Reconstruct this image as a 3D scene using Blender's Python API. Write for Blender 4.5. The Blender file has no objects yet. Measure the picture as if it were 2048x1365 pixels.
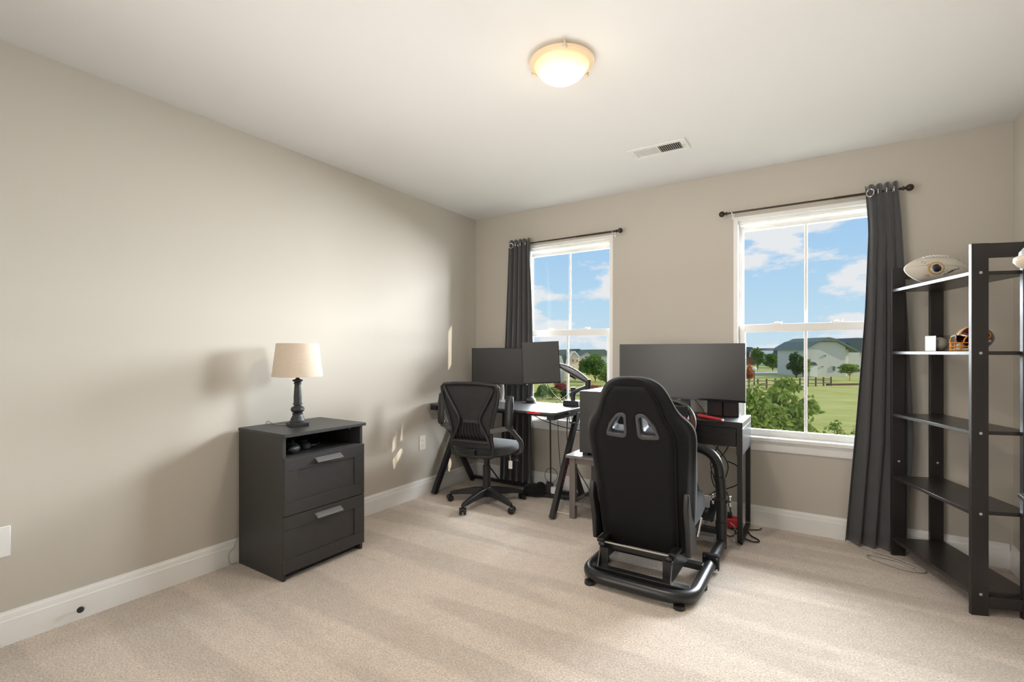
import bpy, bmesh, math, random
from mathutils import Vector, Matrix, Quaternion
random.seed(7)
scene = bpy.context.scene
COL = scene.collection
PI = math.pi

# ------------------------------------------------------------------ camera
CAM = Vector((2.778, -3.687, 1.183)); YAW = math.radians(32.72)
FPX = 965.0; HORIZON = 704.5
cd = bpy.data.cameras.new('camera'); cam = bpy.data.objects.new('camera', cd); COL.objects.link(cam)
cam.location = CAM; cam.rotation_euler = (PI/2, 0, YAW)
cd.sensor_width = 36.0; cd.lens = 36.0*FPX/2048; cd.shift_y = (HORIZON-682.5)/2048; cd.clip_end = 2000; cd.clip_start = .02
scene.camera = cam
RV = Vector((math.cos(YAW), math.sin(YAW), 0)); FV = Vector((-math.sin(YAW), math.cos(YAW), 0))
def at(px, py, depth):
    return CAM + FV*depth + RV*((px-1024)/FPX*depth) - Vector((0,0,1))*((py-HORIZON)/FPX*depth)
def aty(px, py, y):
    d = FV + RV*((px-1024)/FPX) - Vector((0,0,1))*((py-HORIZON)/FPX)
    return CAM + d*((y-CAM.y)/d.y)
def atz(px, py, z):
    d = FV + RV*((px-1024)/FPX) - Vector((0,0,1))*((py-HORIZON)/FPX)
    return CAM + d*((z-CAM.z)/d.z)

scene.view_settings.view_transform = 'Standard'; scene.view_settings.look = 'None'
scene.view_settings.exposure = -0.08; scene.view_settings.gamma = 1.0
scene.view_settings.use_curve_mapping = False

# ------------------------------------------------------------------ world: blue sky with scattered clouds
W = bpy.data.worlds.new('sky'); scene.world = W; W.use_nodes = True
nt = W.node_tree; nt.nodes.clear(); N = nt.nodes.new; L = nt.links.new
tc = N('ShaderNodeTexCoord'); sep = N('ShaderNodeSeparateXYZ'); L(tc.outputs['Generated'], sep.inputs[0])
ramp = N('ShaderNodeValToRGB'); L(sep.outputs['Z'], ramp.inputs[0])
e = ramp.color_ramp.elements
e[0].position = 0.0; e[0].color = (.66,.82,.93,1)
e[1].position = .40; e[1].color = (.33,.57,.93,1)
k = e.new(.10); k.color = (.52,.76,.95,1)
k = e.new(.22); k.color = (.41,.66,.95,1)
mp = N('ShaderNodeMapping'); mp.inputs['Scale'].default_value = (1,1,2.6); mp.inputs['Location'].default_value = (1.35,.7,.25)
L(tc.outputs['Generated'], mp.inputs[0])
nz = N('ShaderNodeTexNoise'); nz.inputs['Scale'].default_value = 5.2; nz.inputs['Detail'].default_value = 9; nz.inputs['Roughness'].default_value = .56
L(mp.outputs[0], nz.inputs['Vector'])
cr = N('ShaderNodeValToRGB'); cr.color_ramp.elements[0].position = .51; cr.color_ramp.elements[1].position = .565
L(nz.outputs['Fac'], cr.inputs[0])
mx = N('ShaderNodeMixRGB'); mx.inputs['Color2'].default_value = (.90,.91,.94,1)
L(cr.outputs['Color'], mx.inputs['Fac']); L(ramp.outputs[0], mx.inputs['Color1'])
bg = N('ShaderNodeBackground'); bg.inputs['Strength'].default_value = 1.0; L(mx.outputs[0], bg.inputs['Color'])
wo = N('ShaderNodeOutputWorld'); L(bg.outputs[0], wo.inputs[0])

# ------------------------------------------------------------------ lights
def light(kind, name, loc, direction, energy, color, **kw):
    ld = bpy.data.lights.new(name, kind); ld.energy = energy; ld.color = color
    for a, v in kw.items(): setattr(ld, a, v)
    o = bpy.data.objects.new(name, ld); COL.objects.link(o); o.location = loc
    o.rotation_euler = Vector(direction).to_track_quat('-Z', 'Y').to_euler()
    return o
light('SUN', 'sun', (0,0,6), (-1,-.42,-.55), 4.2, (1,.90,.74), angle=math.radians(.6))
light('AREA', 'daylight', (4.6, 3.0, 2.3), (0,-1,-.05), 3400, (.90,.955,1.0), shape='RECTANGLE', size=6.6, size_y=1.9)
light('POINT', 'ceiling_bulb', (1.838,-1.830,2.14), (0,0,-1), 1.3, (1,.83,.62), shadow_soft_size=.10)
light('AREA', 'daylight_west', (-1.6, 3.0, 2.1), (.2,-1,-.03), 1300, (.90,.955,1.0), shape='RECTANGLE', size=5.4, size_y=1.8)
light('AREA', 'ceiling_lamp_glow', (1.838,-1.830,2.32), (0,0,-1), 15, (1,.90,.80), shape='DISK', size=.24)
light('AREA', 'front_fill', (1.15,-4.0,1.45), (.30,1,-.02), 15, (1,.955,.90), shape='RECTANGLE', size=1.4, size_y=1.9, spread=math.radians(100))  # added fill lamp by the front wall
light('AREA', 'bounce_fill', (2.0,-1.8,1.7), (0,.0,1), 12, (1,.975,.94), shape='RECTANGLE', size=2.6, size_y=2.4)  # added unseen fill lamp facing up to brighten ceiling and room

# ------------------------------------------------------------------ materials
def mat(name, col, rough=.5, metal=0, bump=0, bscale=200, var=0, vscale=8, spec=.5, sheen=0, coat=0, emit=None, estr=0, alpha=1, stretch=None):
    m = bpy.data.materials.new(name); m.use_nodes = True
    t = m.node_tree; b = t.nodes['Principled BSDF']
    b.inputs['Base Color'].default_value = (*col, 1); b.inputs['Roughness'].default_value = rough
    b.inputs['Metallic'].default_value = metal; b.inputs['Specular IOR Level'].default_value = spec
    b.inputs['Sheen Weight'].default_value = sheen; b.inputs['Coat Weight'].default_value = coat
    b.inputs['Alpha'].default_value = alpha
    if emit: b.inputs['Emission Color'].default_value = (*emit, 1); b.inputs['Emission Strength'].default_value = estr
    if var or bump:
        co = t.nodes.new('ShaderNodeTexCoord'); mpp = t.nodes.new('ShaderNodeMapping')
        if stretch: mpp.inputs['Scale'].default_value = stretch
        t.links.new(co.outputs['Object'], mpp.inputs[0])
    if var:
        n = t.nodes.new('ShaderNodeTexNoise'); n.inputs['Scale'].default_value = vscale; n.inputs['Detail'].default_value = 5
        t.links.new(mpp.outputs[0], n.inputs['Vector'])
        r = t.nodes.new('ShaderNodeValToRGB'); r.color_ramp.elements[0].position = .3; r.color_ramp.elements[1].position = .7
        r.color_ramp.elements[0].color = (*[max(0, c*(1-var)) for c in col], 1); r.color_ramp.elements[1].color = (*[min(1, c*(1+var)) for c in col], 1)
        t.links.new(n.outputs['Fac'], r.inputs[0]); t.links.new(r.outputs[0], b.inputs['Base Color'])
    if bump:
        n = t.nodes.new('ShaderNodeTexNoise'); n.inputs['Scale'].default_value = bscale; n.inputs['Detail'].default_value = 3
        t.links.new(mpp.outputs[0], n.inputs['Vector'])
        bp = t.nodes.new('ShaderNodeBump'); bp.inputs['Strength'].default_value = bump; bp.inputs['Distance'].default_value = .004
        t.links.new(n.outputs['Fac'], bp.inputs['Height']); t.links.new(bp.outputs[0], b.inputs['Normal'])
    return m
M = {}
M['wall'] = mat('wall_paint', (.55,.508,.445), .75, bump=.06, bscale=260, spec=.25)
M['ceil'] = mat('ceiling_paint', (.76,.755,.745), .9, bump=.05, bscale=200, spec=.15)
M['trim'] = mat('trim_paint', (.86,.85,.83), .38, var=.02)
M['vinyl'] = mat('window_vinyl', (.86,.85,.83), .35, var=.02)
M['black'] = mat('black_plastic', (.018,.018,.019), .42, bump=.08, bscale=600, var=.1)
M['black_gloss'] = mat('black_gloss', (.012,.012,.013), .16, var=.1)
M['black_metal'] = mat('black_powder_metal', (.014,.014,.015), .34, bump=.06, bscale=900, var=.1)
M['screen'] = mat('monitor_screen', (.038,.038,.039), .42, spec=.7, var=.05)
M['chest'] = mat('black_brown_foil', (.034,.032,.032), .42, bump=.05, bscale=300, var=.08, vscale=20)
M['darkwood'] = mat('espresso_wood', (.022,.018,.018), .32, bump=.05, bscale=120, var=.2, vscale=12, stretch=(1,1,.1))
M['shelfwood'] = mat('espresso_board', (.030,.025,.024), .28, bump=.04, bscale=120, var=.15, vscale=12)
M['handle'] = mat('brushed_grey', (.30,.30,.31), .35, metal=.55, var=.05)
M['chrome'] = mat('chrome', (.75,.75,.76), .14, metal=1, var=.02)
M['silver'] = mat('silver_plastic', (.55,.55,.56), .32, metal=.4, var=.03)
M['gunmetal'] = mat('gunmetal', (.13,.13,.14), .32, metal=.7, var=.05)
M['linen'] = mat('linen_shade', (.66,.56,.45), .9, bump=.35, bscale=500, var=.06, vscale=300, stretch=(1,1,.2))
M['lampbody'] = mat('distressed_black', (.026,.028,.03), .45, bump=.3, bscale=90, var=.5, vscale=60)
M['suede'] = mat('black_suede', (.008,.008,.0085), .9, bump=.05, bscale=900, sheen=.10, var=.2, vscale=30, spec=.2)
M['shell'] = mat('black_back_cloth', (.0075,.0075,.0078), .8, bump=.12, bscale=1200, spec=.25)
M['seatfab'] = mat('grey_mesh_fabric', (.030,.030,.031), .9, bump=.4, bscale=700, var=.3, vscale=300, sheen=.3)
M['desktop'] = mat('carbon_desktop', (.05,.05,.052), .38, bump=.05, bscale=800, var=.08, vscale=40)
M['mickewood'] = mat('black_brown_woodgrain', (.020,.019,.019), .34, bump=.25, bscale=60, var=.25, vscale=25, stretch=(.15,1,1))
M['greywood'] = mat('grey_brown_wood', (.155,.135,.125), .45, bump=.1, bscale=90, var=.15, vscale=25, stretch=(1,1,.15))
M['curtain'] = mat('charcoal_curtain', (.056,.056,.059), .8, bump=.15, bscale=900, sheen=.5, var=.05)
M['lining'] = mat('cream_lining', (.50,.47,.43), .9, bump=.1, bscale=700, var=.04)
M['rod'] = mat('bronze_rod', (.05,.035,.028), .4, metal=.6, var=.1)
M['red'] = mat('red_plastic', (.62,.03,.04), .4, var=.05)
M['white'] = mat('white_plastic', (.78,.77,.75), .35, var=.02)
M['ivory'] = mat('ivory_plastic', (.78,.74,.66), .35, var=.02)
M['dark'] = mat('dark_slot', (.02,.02,.02), .7, var=.05)
M['cable'] = mat('black_cable', (.012,.012,.012), .45, var=.1)
M['greycable'] = mat('grey_cable', (.42,.38,.33), .5, var=.05)
M['ball_leather'] = mat('white_football_leather', (.72,.67,.58), .42, bump=.35, bscale=500, var=.05)
M['ink'] = mat('black_ink', (.03,.025,.04), .5, var=.1)
M['gold'] = mat('gold_print', (.70,.40,.12), .45, var=.08)
M['burgundy'] = mat('burgundy_gloss', (.10,.012,.018), .18, var=.08, coat=.5)
M['orange'] = mat('orange_yellow_gloss', (.80,.32,.03), .22, var=.05)
M['baseball'] = mat('baseball_leather', (.60,.57,.52), .6, bump=.1, bscale=300, var=.05)
M['skinclay'] = mat('dusky_ochre', (.70,.60,.48), .35, var=.06)

def glassmat(name, tint=(1,1,1), gl=.006, rough=0):
    m = bpy.data.materials.new(name); m.use_nodes = True; t = m.node_tree; t.nodes.clear()
    a = t.nodes.new('ShaderNodeBsdfTransparent'); a.inputs[0].default_value = (*tint, 1)
    g = t.nodes.new('ShaderNodeBsdfGlossy'); g.inputs['Roughness'].default_value = rough; g.inputs['Color'].default_value = (1,1,1,1)
    lw = t.nodes.new('ShaderNodeLayerWeight'); lw.inputs['Blend'].default_value = .5
    pw_ = t.nodes.new('ShaderNodeMath'); pw_.operation = 'POWER'; pw_.inputs[1].default_value = 5; t.links.new(lw.outputs['Facing'], pw_.inputs[0])
    f = t.nodes.new('ShaderNodeMath'); f.operation = 'MULTIPLY_ADD'; f.inputs[1].default_value = .10; f.inputs[2].default_value = gl; t.links.new(pw_.outputs[0], f.inputs[0])
    x = t.nodes.new('ShaderNodeMixShader'); o = t.nodes.new('ShaderNodeOutputMaterial')
    t.links.new(f.outputs[0], x.inputs[0]); t.links.new(a.outputs[0], x.inputs[1]); t.links.new(g.outputs[0], x.inputs[2]); t.links.new(x.outputs[0], o.inputs[0])
    return m
M['pane'] = glassmat('window_glass', (.97,.98,.98))
M['acrylic'] = glassmat('clear_acrylic', (.90,.90,.89))
def netmat(name, col, alpha):
    m = bpy.data.materials.new(name); m.use_nodes = True; t = m.node_tree; b = t.nodes['Principled BSDF']
    b.inputs['Base Color'].default_value = (*col, 1); b.inputs['Roughness'].default_value = .8; b.inputs['Alpha'].default_value = alpha
    return m
M['net'] = netmat('chair_mesh', (.028,.028,.03), .86)

# carpet
def carpet():
    m = bpy.data.materials.new('beige_cut_pile_carpet'); m.use_nodes = True; t = m.node_tree; b = t.nodes['Principled BSDF']
    n_ = t.nodes.new; l_ = t.links.new
    b.inputs['Roughness'].default_value = .97; b.inputs['Specular IOR Level'].default_value = .1; b.inputs['Sheen Weight'].default_value = .25
    co = n_('ShaderNodeTexCoord')
    def noise(scale, detail, stretch=(1,1,1), rot=0, rough=.5):
        p = n_('ShaderNodeMapping'); p.inputs['Scale'].default_value = stretch; p.inputs['Rotation'].default_value = (0,0,rot)
        l_(co.outputs['Object'], p.inputs[0]); q = n_('ShaderNodeTexNoise'); q.inputs['Scale'].default_value = scale; q.inputs['Detail'].default_value = detail
        q.inputs['Roughness'].default_value = rough
        l_(p.outputs[0], q.inputs['Vector']); return q
    fine = noise(125, 4, rough=.7); mid = noise(22, 3); track = noise(1.9, 2, (.30,3.0,1), math.radians(-38), .35)
    def ramp_(src, lo, hi, a, c):
        r = n_('ShaderNodeValToRGB'); r.color_ramp.elements[0].position = lo; r.color_ramp.elements[1].position = hi
        r.color_ramp.elements[0].color = (a,a,a,1); r.color_ramp.elements[1].color = (c,c,c,1); l_(src.outputs['Fac'], r.inputs[0]); return r
    rf = ramp_(fine, .36, .60, .66, 1.08); rm = ramp_(mid, .3, .7, .93, 1.04); rt = ramp_(track, .46, .54, .90, 1.05)
    base = n_('ShaderNodeRGB'); base.outputs[0].default_value = (.77,.655,.555,1)
    prev = base.outputs[0]
    for r in (rf, rm, rt):
        x = n_('ShaderNodeMixRGB'); x.blend_type = 'MULTIPLY'; x.inputs['Fac'].default_value = 1; l_(prev, x.inputs['Color1']); l_(r.outputs[0], x.inputs['Color2']); prev = x.outputs[0]
    l_(prev, b.inputs['Base Color'])
    bp = n_('ShaderNodeBump'); bp.inputs['Strength'].default_value = .9; bp.inputs['Distance'].default_value = .006
    l_(fine.outputs['Fac'], bp.inputs['Height']); l_(bp.outputs[0], b.inputs['Normal'])
    return m
M['carpet'] = carpet()

# ------------------------------------------------------------------ mesh helpers
class MB:
    def __init__(s): s.v = []; s.f = []; s.m = []; s.mi = 0
    def _add(s, vs, fs):
        b = len(s.v); s.v += [tuple(v) for v in vs]; s.f += [tuple(b+i for i in f) for f in fs]; s.m += [s.mi]*len(fs); return s
    def box(s, x0, x1, y0, y1, z0, z1, T=None):
        vs = [Vector(p) for p in ((x0,y0,z0),(x1,y0,z0),(x1,y1,z0),(x0,y1,z0),(x0,y0,z1),(x1,y0,z1),(x1,y1,z1),(x0,y1,z1))]
        if T: vs = [T @ v for v in vs]
        return s._add(vs, [(0,3,2,1),(4,5,6,7),(0,1,5,4),(1,2,6,5),(2,3,7,6),(3,0,4,7)])
    def bar(s, a, b, w, h, up=(0,0,1)):
        a = Vector(a); b = Vector(b); d = (b-a).normalized(); u = Vector(up)
        if abs(d.dot(u)) > .98: u = Vector((0,1,0))
        x = d.cross(u).normalized(); y = x.cross(d).normalized(); vs = []
        for p in (a, b):
            for sx, sy in ((-1,-1),(1,-1),(1,1),(-1,1)): vs.append(p + x*(sx*w/2) + y*(sy*h/2))
        return s._add(vs, [(0,3,2,1)[::-1],(4,5,6,7)[::-1],(0,1,5,4)[::-1],(1,2,6,5)[::-1],(2,3,7,6)[::-1],(3,0,4,7)[::-1]])
    def tube(s, pts, r, n=10, closed=False, caps=True):
        pts = [Vector(p) for p in pts]; m = len(pts)
        rs = r if isinstance(r, (list, tuple)) else [r]*m
        tg = []
        for i in range(m):
            if closed: d = pts[(i+1)%m]-pts[i-1]
            else: d = pts[min(i+1,m-1)]-pts[max(i-1,0)]
            tg.append(d.normalized() if d.length > 1e-9 else Vector((0,0,1)))
        u = tg[0].orthogonal().normalized(); vs = []
        for i in range(m):
            if i: u = (tg[i-1].rotation_difference(tg[i])) @ u
            u = (u - tg[i]*u.dot(tg[i])).normalized(); w = tg[i].cross(u)
            for k_ in range(n):
                a = 2*PI*k_/n; vs.append(pts[i] + (u*math.cos(a)+w*math.sin(a))*rs[i])
        fs = []
        for i in range(m if closed else m-1):
            j = (i+1) % m
            for k_ in range(n): fs.append((i*n+k_, i*n+(k_+1)%n, j*n+(k_+1)%n, j*n+k_))
        if caps and not closed: fs.append(tuple(range(n))[::-1]); fs.append(tuple((m-1)*n+k_ for k_ in range(n)))
        return s._add(vs, fs)
    def cyl(s, a, b, r, n=20, r2=None):
        return s.tube([a, b], [r, r if r2 is None else r2], n)
    def lathe(s, prof, c=(0,0,0), n=32, T=None):
        vs = []; c = Vector(c)
        for r, z in prof:
            for k_ in range(n):
                a = 2*PI*k_/n; p = Vector((max(r,1e-5)*math.cos(a), max(r,1e-5)*math.sin(a), z)); vs.append((T @ p if T else p) + c)
        fs = [(i*n+k_, i*n+(k_+1)%n, (i+1)*n+(k_+1)%n, (i+1)*n+k_) for i in range(len(prof)-1) for k_ in range(n)]
        if prof[0][0] > 1e-4: fs.append(tuple(range(n))[::-1])
        if prof[-1][0] > 1e-4: fs.append(tuple((len(prof)-1)*n+k_ for k_ in range(n)))
        return s._add(vs, fs)
    def ball(s, c, r, n=16, sc=(1,1,1)):
        T = Matrix.Diagonal((*sc, 1)).to_3x3()
        return s.lathe([(r*math.sin(PI*i/(n//2)), -r*math.cos(PI*i/(n//2))) for i in range(n//2+1)], c, n, T)
    def prism(s, poly, o, ux, uy, depth_vec):
        o = Vector(o); ux = Vector(ux); uy = Vector(uy); dv = Vector(depth_vec); n = len(poly)
        a = [o+ux*p[0]+uy*p[1] for p in poly]; b = [p+dv for p in a]
        return s._add(a+b, [tuple(range(n)), tuple(range(2*n-1, n-1, -1))]+[(i, n+i, n+(i+1)%n, (i+1)%n) for i in range(n)])
    def build(s, name, m, parent=None, bevel=0, smooth=30, sub=0, seg=2, solid=0):
        me = bpy.data.meshes.new(name); me.from_pydata(s.v, [], s.f)
        ms = m if isinstance(m, (list, tuple)) else [m]
        for q in ms: me.materials.append(q)
        for p, i in zip(me.polygons, s.m): p.material_index = i
        bm = bmesh.new(); bm.from_mesh(me); bmesh.ops.recalc_face_normals(bm, faces=bm.faces); bm.to_mesh(me); bm.free()
        if smooth:
            me.shade_smooth(); me.set_sharp_from_angle(angle=math.radians(smooth))
        o = bpy.data.objects.new(name, me); COL.objects.link(o)
        if parent is not None: o.parent = parent
        if solid: q = o.modifiers.new('s', 'SOLIDIFY'); q.thickness = solid; q.offset = 0
        if bevel: q = o.modifiers.new('b', 'BEVEL'); q.width = bevel; q.segments = seg; q.limit_method = 'ANGLE'; q.angle_limit = math.radians(40)
        if sub: q = o.modifiers.new('u', 'SUBSURF'); q.levels = sub; q.render_levels = sub
        return o
def thing(name, label, cat, loc=(0,0,0), rz=0, group=None):
    o = bpy.data.objects.new(name, None); COL.objects.link(o); o.location = loc; o.rotation_euler = (0,0,rz)
    o.empty_display_size = .05
    o['label'] = label; o['category'] = cat
    if group: o['group'] = group
    return o
def tag(o, label, cat, group=None, kind=None):
    o['label'] = label; o['category'] = cat
    if group: o['group'] = group
    if kind: o['kind'] = kind
    return o
def struct(o): o['kind'] = 'structure'; return o
def crv(pts, n=8):
    P = [Vector(p) for p in pts]; P = [P[0]*2-P[1]] + P + [P[-1]*2-P[-2]]; out = []
    for i in range(1, len(P)-2):
        for k_ in range(n):
            t = k_/n; a, b, c, d = P[i-1:i+3]
            out.append(.5*((2*b)+(c-a)*t+(2*a-5*b+4*c-d)*t*t+(3*b-a-3*c+d)*t**3))
    out.append(P[-2]); return out
def fillet(pts, rad, n=6, closed=False):
    P = [Vector(p) for p in pts]; out = []; m = len(P)
    for i in range(m):
        if not closed and i in (0, m-1): out.append(P[i]); continue
        a, b, c = P[i-1], P[i], P[(i+1)%m]; u = (a-b); v = (c-b); r = min(rad, u.length*.48, v.length*.48)
        p0 = b+u.normalized()*r; p1 = b+v.normalized()*r
        for k_ in range(n+1):
            t = k_/n; out.append(p0*(1-t)**2 + b*2*t*(1-t) + p1*t*t)
    return out
X = Vector((1,0,0)); Y = Vector((0,1,0)); Z = Vector((0,0,1))

# ------------------------------------------------------------------ room shell
RX = 3.655; RY = -4.15; H = 2.44
WT = .16
struct(MB().box(-.15,RX+.15,RY-.15,WT,-.12,0).build('floor', M['carpet'], smooth=0))
struct(MB().box(-.15,RX+.15,RY-.15,WT,H,H+.12).build('ceiling', M['ceil'], smooth=0))
struct(MB().box(-.15,0,RY,WT,0,H).build('wall_left', M['wall'], smooth=0))
struct(MB().box(RX,RX+.15,RY,WT,0,H).build('wall_right', M['wall'], smooth=0))
struct(MB().box(0,RX,RY-.15,RY,0,H).build('wall_front', M['wall'], smooth=0))
WINS = [(.516,1.370),(2.256,3.118)]; WZ0 = .607; WZ1 = 2.125
wb = MB()
xs = [0, WINS[0][0], WINS[0][1], WINS[1][0], WINS[1][1], RX]
for i in (0,2,4): wb.box(xs[i], xs[i+1], 0, WT, 0, H)
for a, b in WINS: wb.box(a, b, 0, WT, 0, WZ0-.03); wb.box(a, b, 0, WT, WZ1, H)
struct(wb.build('wall_back', M['wall'], smooth=0))
# baseboards: moulded profile
BB = [(0,0),(.016,0),(.016,.098),(.0125,.102),(.0125,.108),(.0105,.122),(.006,.126),(.005,.134),(0,.134)]
struct(MB().prism(BB, (0,RY,0), X, Z, (0,-RY,0)).build('baseboard_left', M['trim'], smooth=20))
struct(MB().prism(BB, (.016,0,0), -Y, Z, (RX-.032,0,0)).build('baseboard_back', M['trim'], smooth=20))
struct(MB().prism(BB, (RX,RY,0), -X, Z, (0,-RY,0)).build('baseboard_right', M['trim'], smooth=20))

for wi, (a, b) in enumerate(WINS):
    n_ = str(wi+1)
    w = struct(MB().box(a, a+.028, -.004, WT, WZ0, WZ1).box(b-.028, b, -.004, WT, WZ0, WZ1).box(a+.028, b-.028, -.004, WT, WZ1-.028, WZ1)
               .box(a+.028,b-.028,.02,WT,WZ0-.02,WZ0).box(a+.028,a+.036,.076,.082,WZ0,WZ1-.028).box(b-.036,b-.028,.076,.082,WZ0,WZ1-.028)
               .box(a+.028,b-.028,.03,.082,WZ1-.045,WZ1-.028)
               .build('window_'+n_, M['vinyl'], bevel=.0025))
    ia, ib = a+.028, b-.028; mid = 1.348
    # upper sash, set outward
    u = MB().box(ia,ia+.024,.085,.115,mid-.02,WZ1-.045).box(ib-.024,ib,.085,.115,mid-.02,WZ1-.045).box(ia+.024,ib-.024,.085,.115,WZ1-.085,WZ1-.045).box(ia+.024,ib-.024,.085,.115,mid-.02,mid+.015)
    u.build('upper_sash', M['vinyl'], w, bevel=.003)
    l = MB().box(ia,ia+.040,.042,.075,WZ0,mid+.027).box(ib-.040,ib,.042,.075,WZ0,mid+.027).box(ia+.040,ib-.040,.042,.075,WZ0,WZ0+.042).box(ia+.040,ib-.040,.042,.075,mid-.027,mid+.027)
    l.build('lower_sash', M['vinyl'], w, bevel=.003)
    cx = (ia+ib)/2
    MB().box(cx-.009,cx+.009,.094,.106,mid+.015,WZ1-.085).build('muntin', M['vinyl'], w, bevel=.002)
    MB().box(cx-.009,cx+.009,.052,.064,WZ0+.042,mid-.027).build('muntin', M['vinyl'], w, bevel=.002)
    MB().box(ia+.022,ib-.022,.0985,.1015,mid+.013,WZ1-.083).build('pane', M['pane'], w, smooth=0)
    MB().box(ia+.038,ib-.038,.0565,.0595,WZ0+.040,mid-.025).build('pane', M['pane'], w, smooth=0)
    for lx in (cx-.17, cx+.17):
        MB().box(lx-.028,lx+.028,.046,.078,mid+.027,mid+.033).lathe([(.012,0),(.012,.006),(.004,.009)], (lx,.06,mid+.033), 14).bar((lx,.06,mid+.038),(lx+.035,.05,mid+.040),.008,.005).build('sash_lock', M['vinyl'], w, bevel=.001)
    t_ = struct(MB().box(a-.040,b+.035,-.032,.042,WZ0-.030,WZ0-.002).build('trim_'+n_, M['trim'], bevel=.006))
    MB().prism([(0,0),(.010,.003),(.012,.010),(.012,.048),(.016,.054),(.016,.066),(0,.066)], (a-.03,0,WZ0-.096), -Y, Z, (b-a+.055,0,0)).build('apron', M['trim'], t_, smooth=20)

# ------------------------------------------------------------------ ceiling light
CL = (1.838,-1.830,H)
t = thing('ceiling_light', 'lit round flush mount ceiling light with frosted amber rimmed glass bowl', 'ceiling light', CL)
def emis(name, col, s):
    m = mat(name, (.85,.8,.7), .3, emit=col, estr=s); return m
M['bowl'] = emis('glowing_bowl', (1,.72,.40), 1.0); M['bowlrim'] = emis('glowing_rim', (1,.70,.40), .42)
for k_ in ('bowl','bowlrim'): M[k_].node_tree.nodes['Principled BSDF'].inputs['Base Color'].default_value = (.45,.36,.24,1)
_t = M['bowl'].node_tree; _b = _t.nodes['Principled BSDF']; _c = _t.nodes.new('ShaderNodeTexCoord'); _g = _t.nodes.new('ShaderNodeVectorMath'); _g.operation = 'MULTIPLY'; _g.inputs[1].default_value = (1,1,0)
_l = _t.nodes.new('ShaderNodeVectorMath'); _l.operation = 'LENGTH'; _r = _t.nodes.new('ShaderNodeValToRGB')
_r.color_ramp.elements[0].position = .045; _r.color_ramp.elements[0].color = (2.6,2.1,1.45,1); _r.color_ramp.elements[1].position = .118; _r.color_ramp.elements[1].color = (.80,.50,.24,1)
_t.links.new(_c.outputs['Object'], _g.inputs[0]); _t.links.new(_g.outputs[0], _l.inputs[0]); _t.links.new(_l.outputs['Value'], _r.inputs[0]); _t.links.new(_r.outputs[0], _b.inputs['Emission Color'])
MB().lathe([(.112,0),(.112,-.012),(.106,-.022)], n=48).build('base_pan', M['white'], t)
MB().lathe([(.118,-.030),(.108,-.046),(.090,-.068),(.064,-.085),(.033,-.096),(0,-.099)], n=56).build('glass_bowl', M['bowl'], t, smooth=60)
MB().lathe([(.117,-.030),(.126,-.028),(.137,-.022),(.139,-.018),(.136,-.016),(.124,-.022),(.114,-.026)], n=56).build('glass_rim', M['bowlrim'], t, smooth=60)
for k_ in range(3):
    a = math.radians(62+120*k_)
    c = Vector((math.cos(a)*.138, math.sin(a)*.138, -.020))
    MB().tube([Vector((math.cos(a)*.110,math.sin(a)*.110,-.004)), Vector((math.cos(a)*.143,math.sin(a)*.143,-.007)), c+Vector((math.cos(a)*.006,math.sin(a)*.006,0)), c+Vector((-math.cos(a)*.008,-math.sin(a)*.008,-.010))], .003, 8).ball(c+Vector((-.004*math.cos(a),-.004*math.sin(a),-.010)), .0115, 14, (1,1,.8)).build('retaining_clip', M['skinclay'], t)

# ceiling vent
t = thing('ceiling_vent', 'white rectangular metal register with angled slots in the ceiling', 'air vent', (1.927,-.685,H), 0)
fr = MB(); 
fr.box(-.175,.175,-.085,-.052,-.008,0).box(-.175,.175,.052,.085,-.008,0).box(-.175,-.138,-.052,.052,-.008,0).box(.138,.175,-.052,.052,-.008,0).box(-.006,.006,-.052,.052,-.008,0)
fr.build('frame', M['white'], t, bevel=.003)
MB().box(-.14,.14,-.054,.054,-.0022,-.0004).build('duct_opening', M['dark'], t, smooth=0)
for sgn in (-1,1):
    for k_ in range(11):
        x = sgn*.006 + sgn*(k_+.6)*.0118
        T = Matrix.Translation((x,0,-.006)) @ Matrix.Rotation(sgn*math.radians(-35),4,'Y')
        T = Matrix.Translation((x,0,-.0052)) @ Matrix.Rotation(math.radians(-8 if sgn<0 else 62),4,'Y')
        MB().box(-.0043,.0043,-.052,.052,-.0008,.0008,T).build('slat', M['white'], t, smooth=0)
MB().ball((-.158,0,-.008),.004,10).build('screw', M['silver'], t); MB().ball((.158,0,-.008),.004,10).build('screw', M['silver'], t)
MB().box(.143,.147,-.02,.012,-.016,-.008).build('damper_lever', M['white'], t)

# wall plates
t = thing('wall_outlet', 'ivory duplex power outlet low on left wall beside the black desk', 'outlet', (0,-.735,.433))
MB().box(0,.006,-.037,.037,-.060,.060).build('cover_plate', M['ivory'], t, bevel=.003)
for z in (-.02,.02):
    s_ = MB().prism([(-.017,-.010),(-.010,-.0145),(.010,-.0145),(.017,-.010),(.017,.010),(.010,.0145),(-.010,.0145),(-.017,.010)], (.006,0,z), Y, Z, (.0025,0,0)).build('socket', M['ivory'], t)
    MB().box(.0085,.0088,-.008,-.006,-.002,.006).box(.0085,.0088,.006,.008,-.002,.006).lathe([(.0025,0),(.0025,.0003)], (.0085,0,-.008), 10, Matrix.Rotation(PI/2,3,'Y')).build('slot', M['dark'], s_).location = (0,0,z)
t = thing('wall_plate', 'white blank cover plate on the left wall, cut by photo edge', 'wall plate', (0,-3.176,.417))
MB().box(0,.006,-.038,.038,-.062,.062).build('cover_plate', M['white'], t, bevel=.003)
for z in (-.03,.03): MB().lathe([(.003,0),(.003,.001)], (.006,0,z), 10, Matrix.Rotation(PI/2,3,'Y')).build('screw', M['silver'], t)
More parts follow.
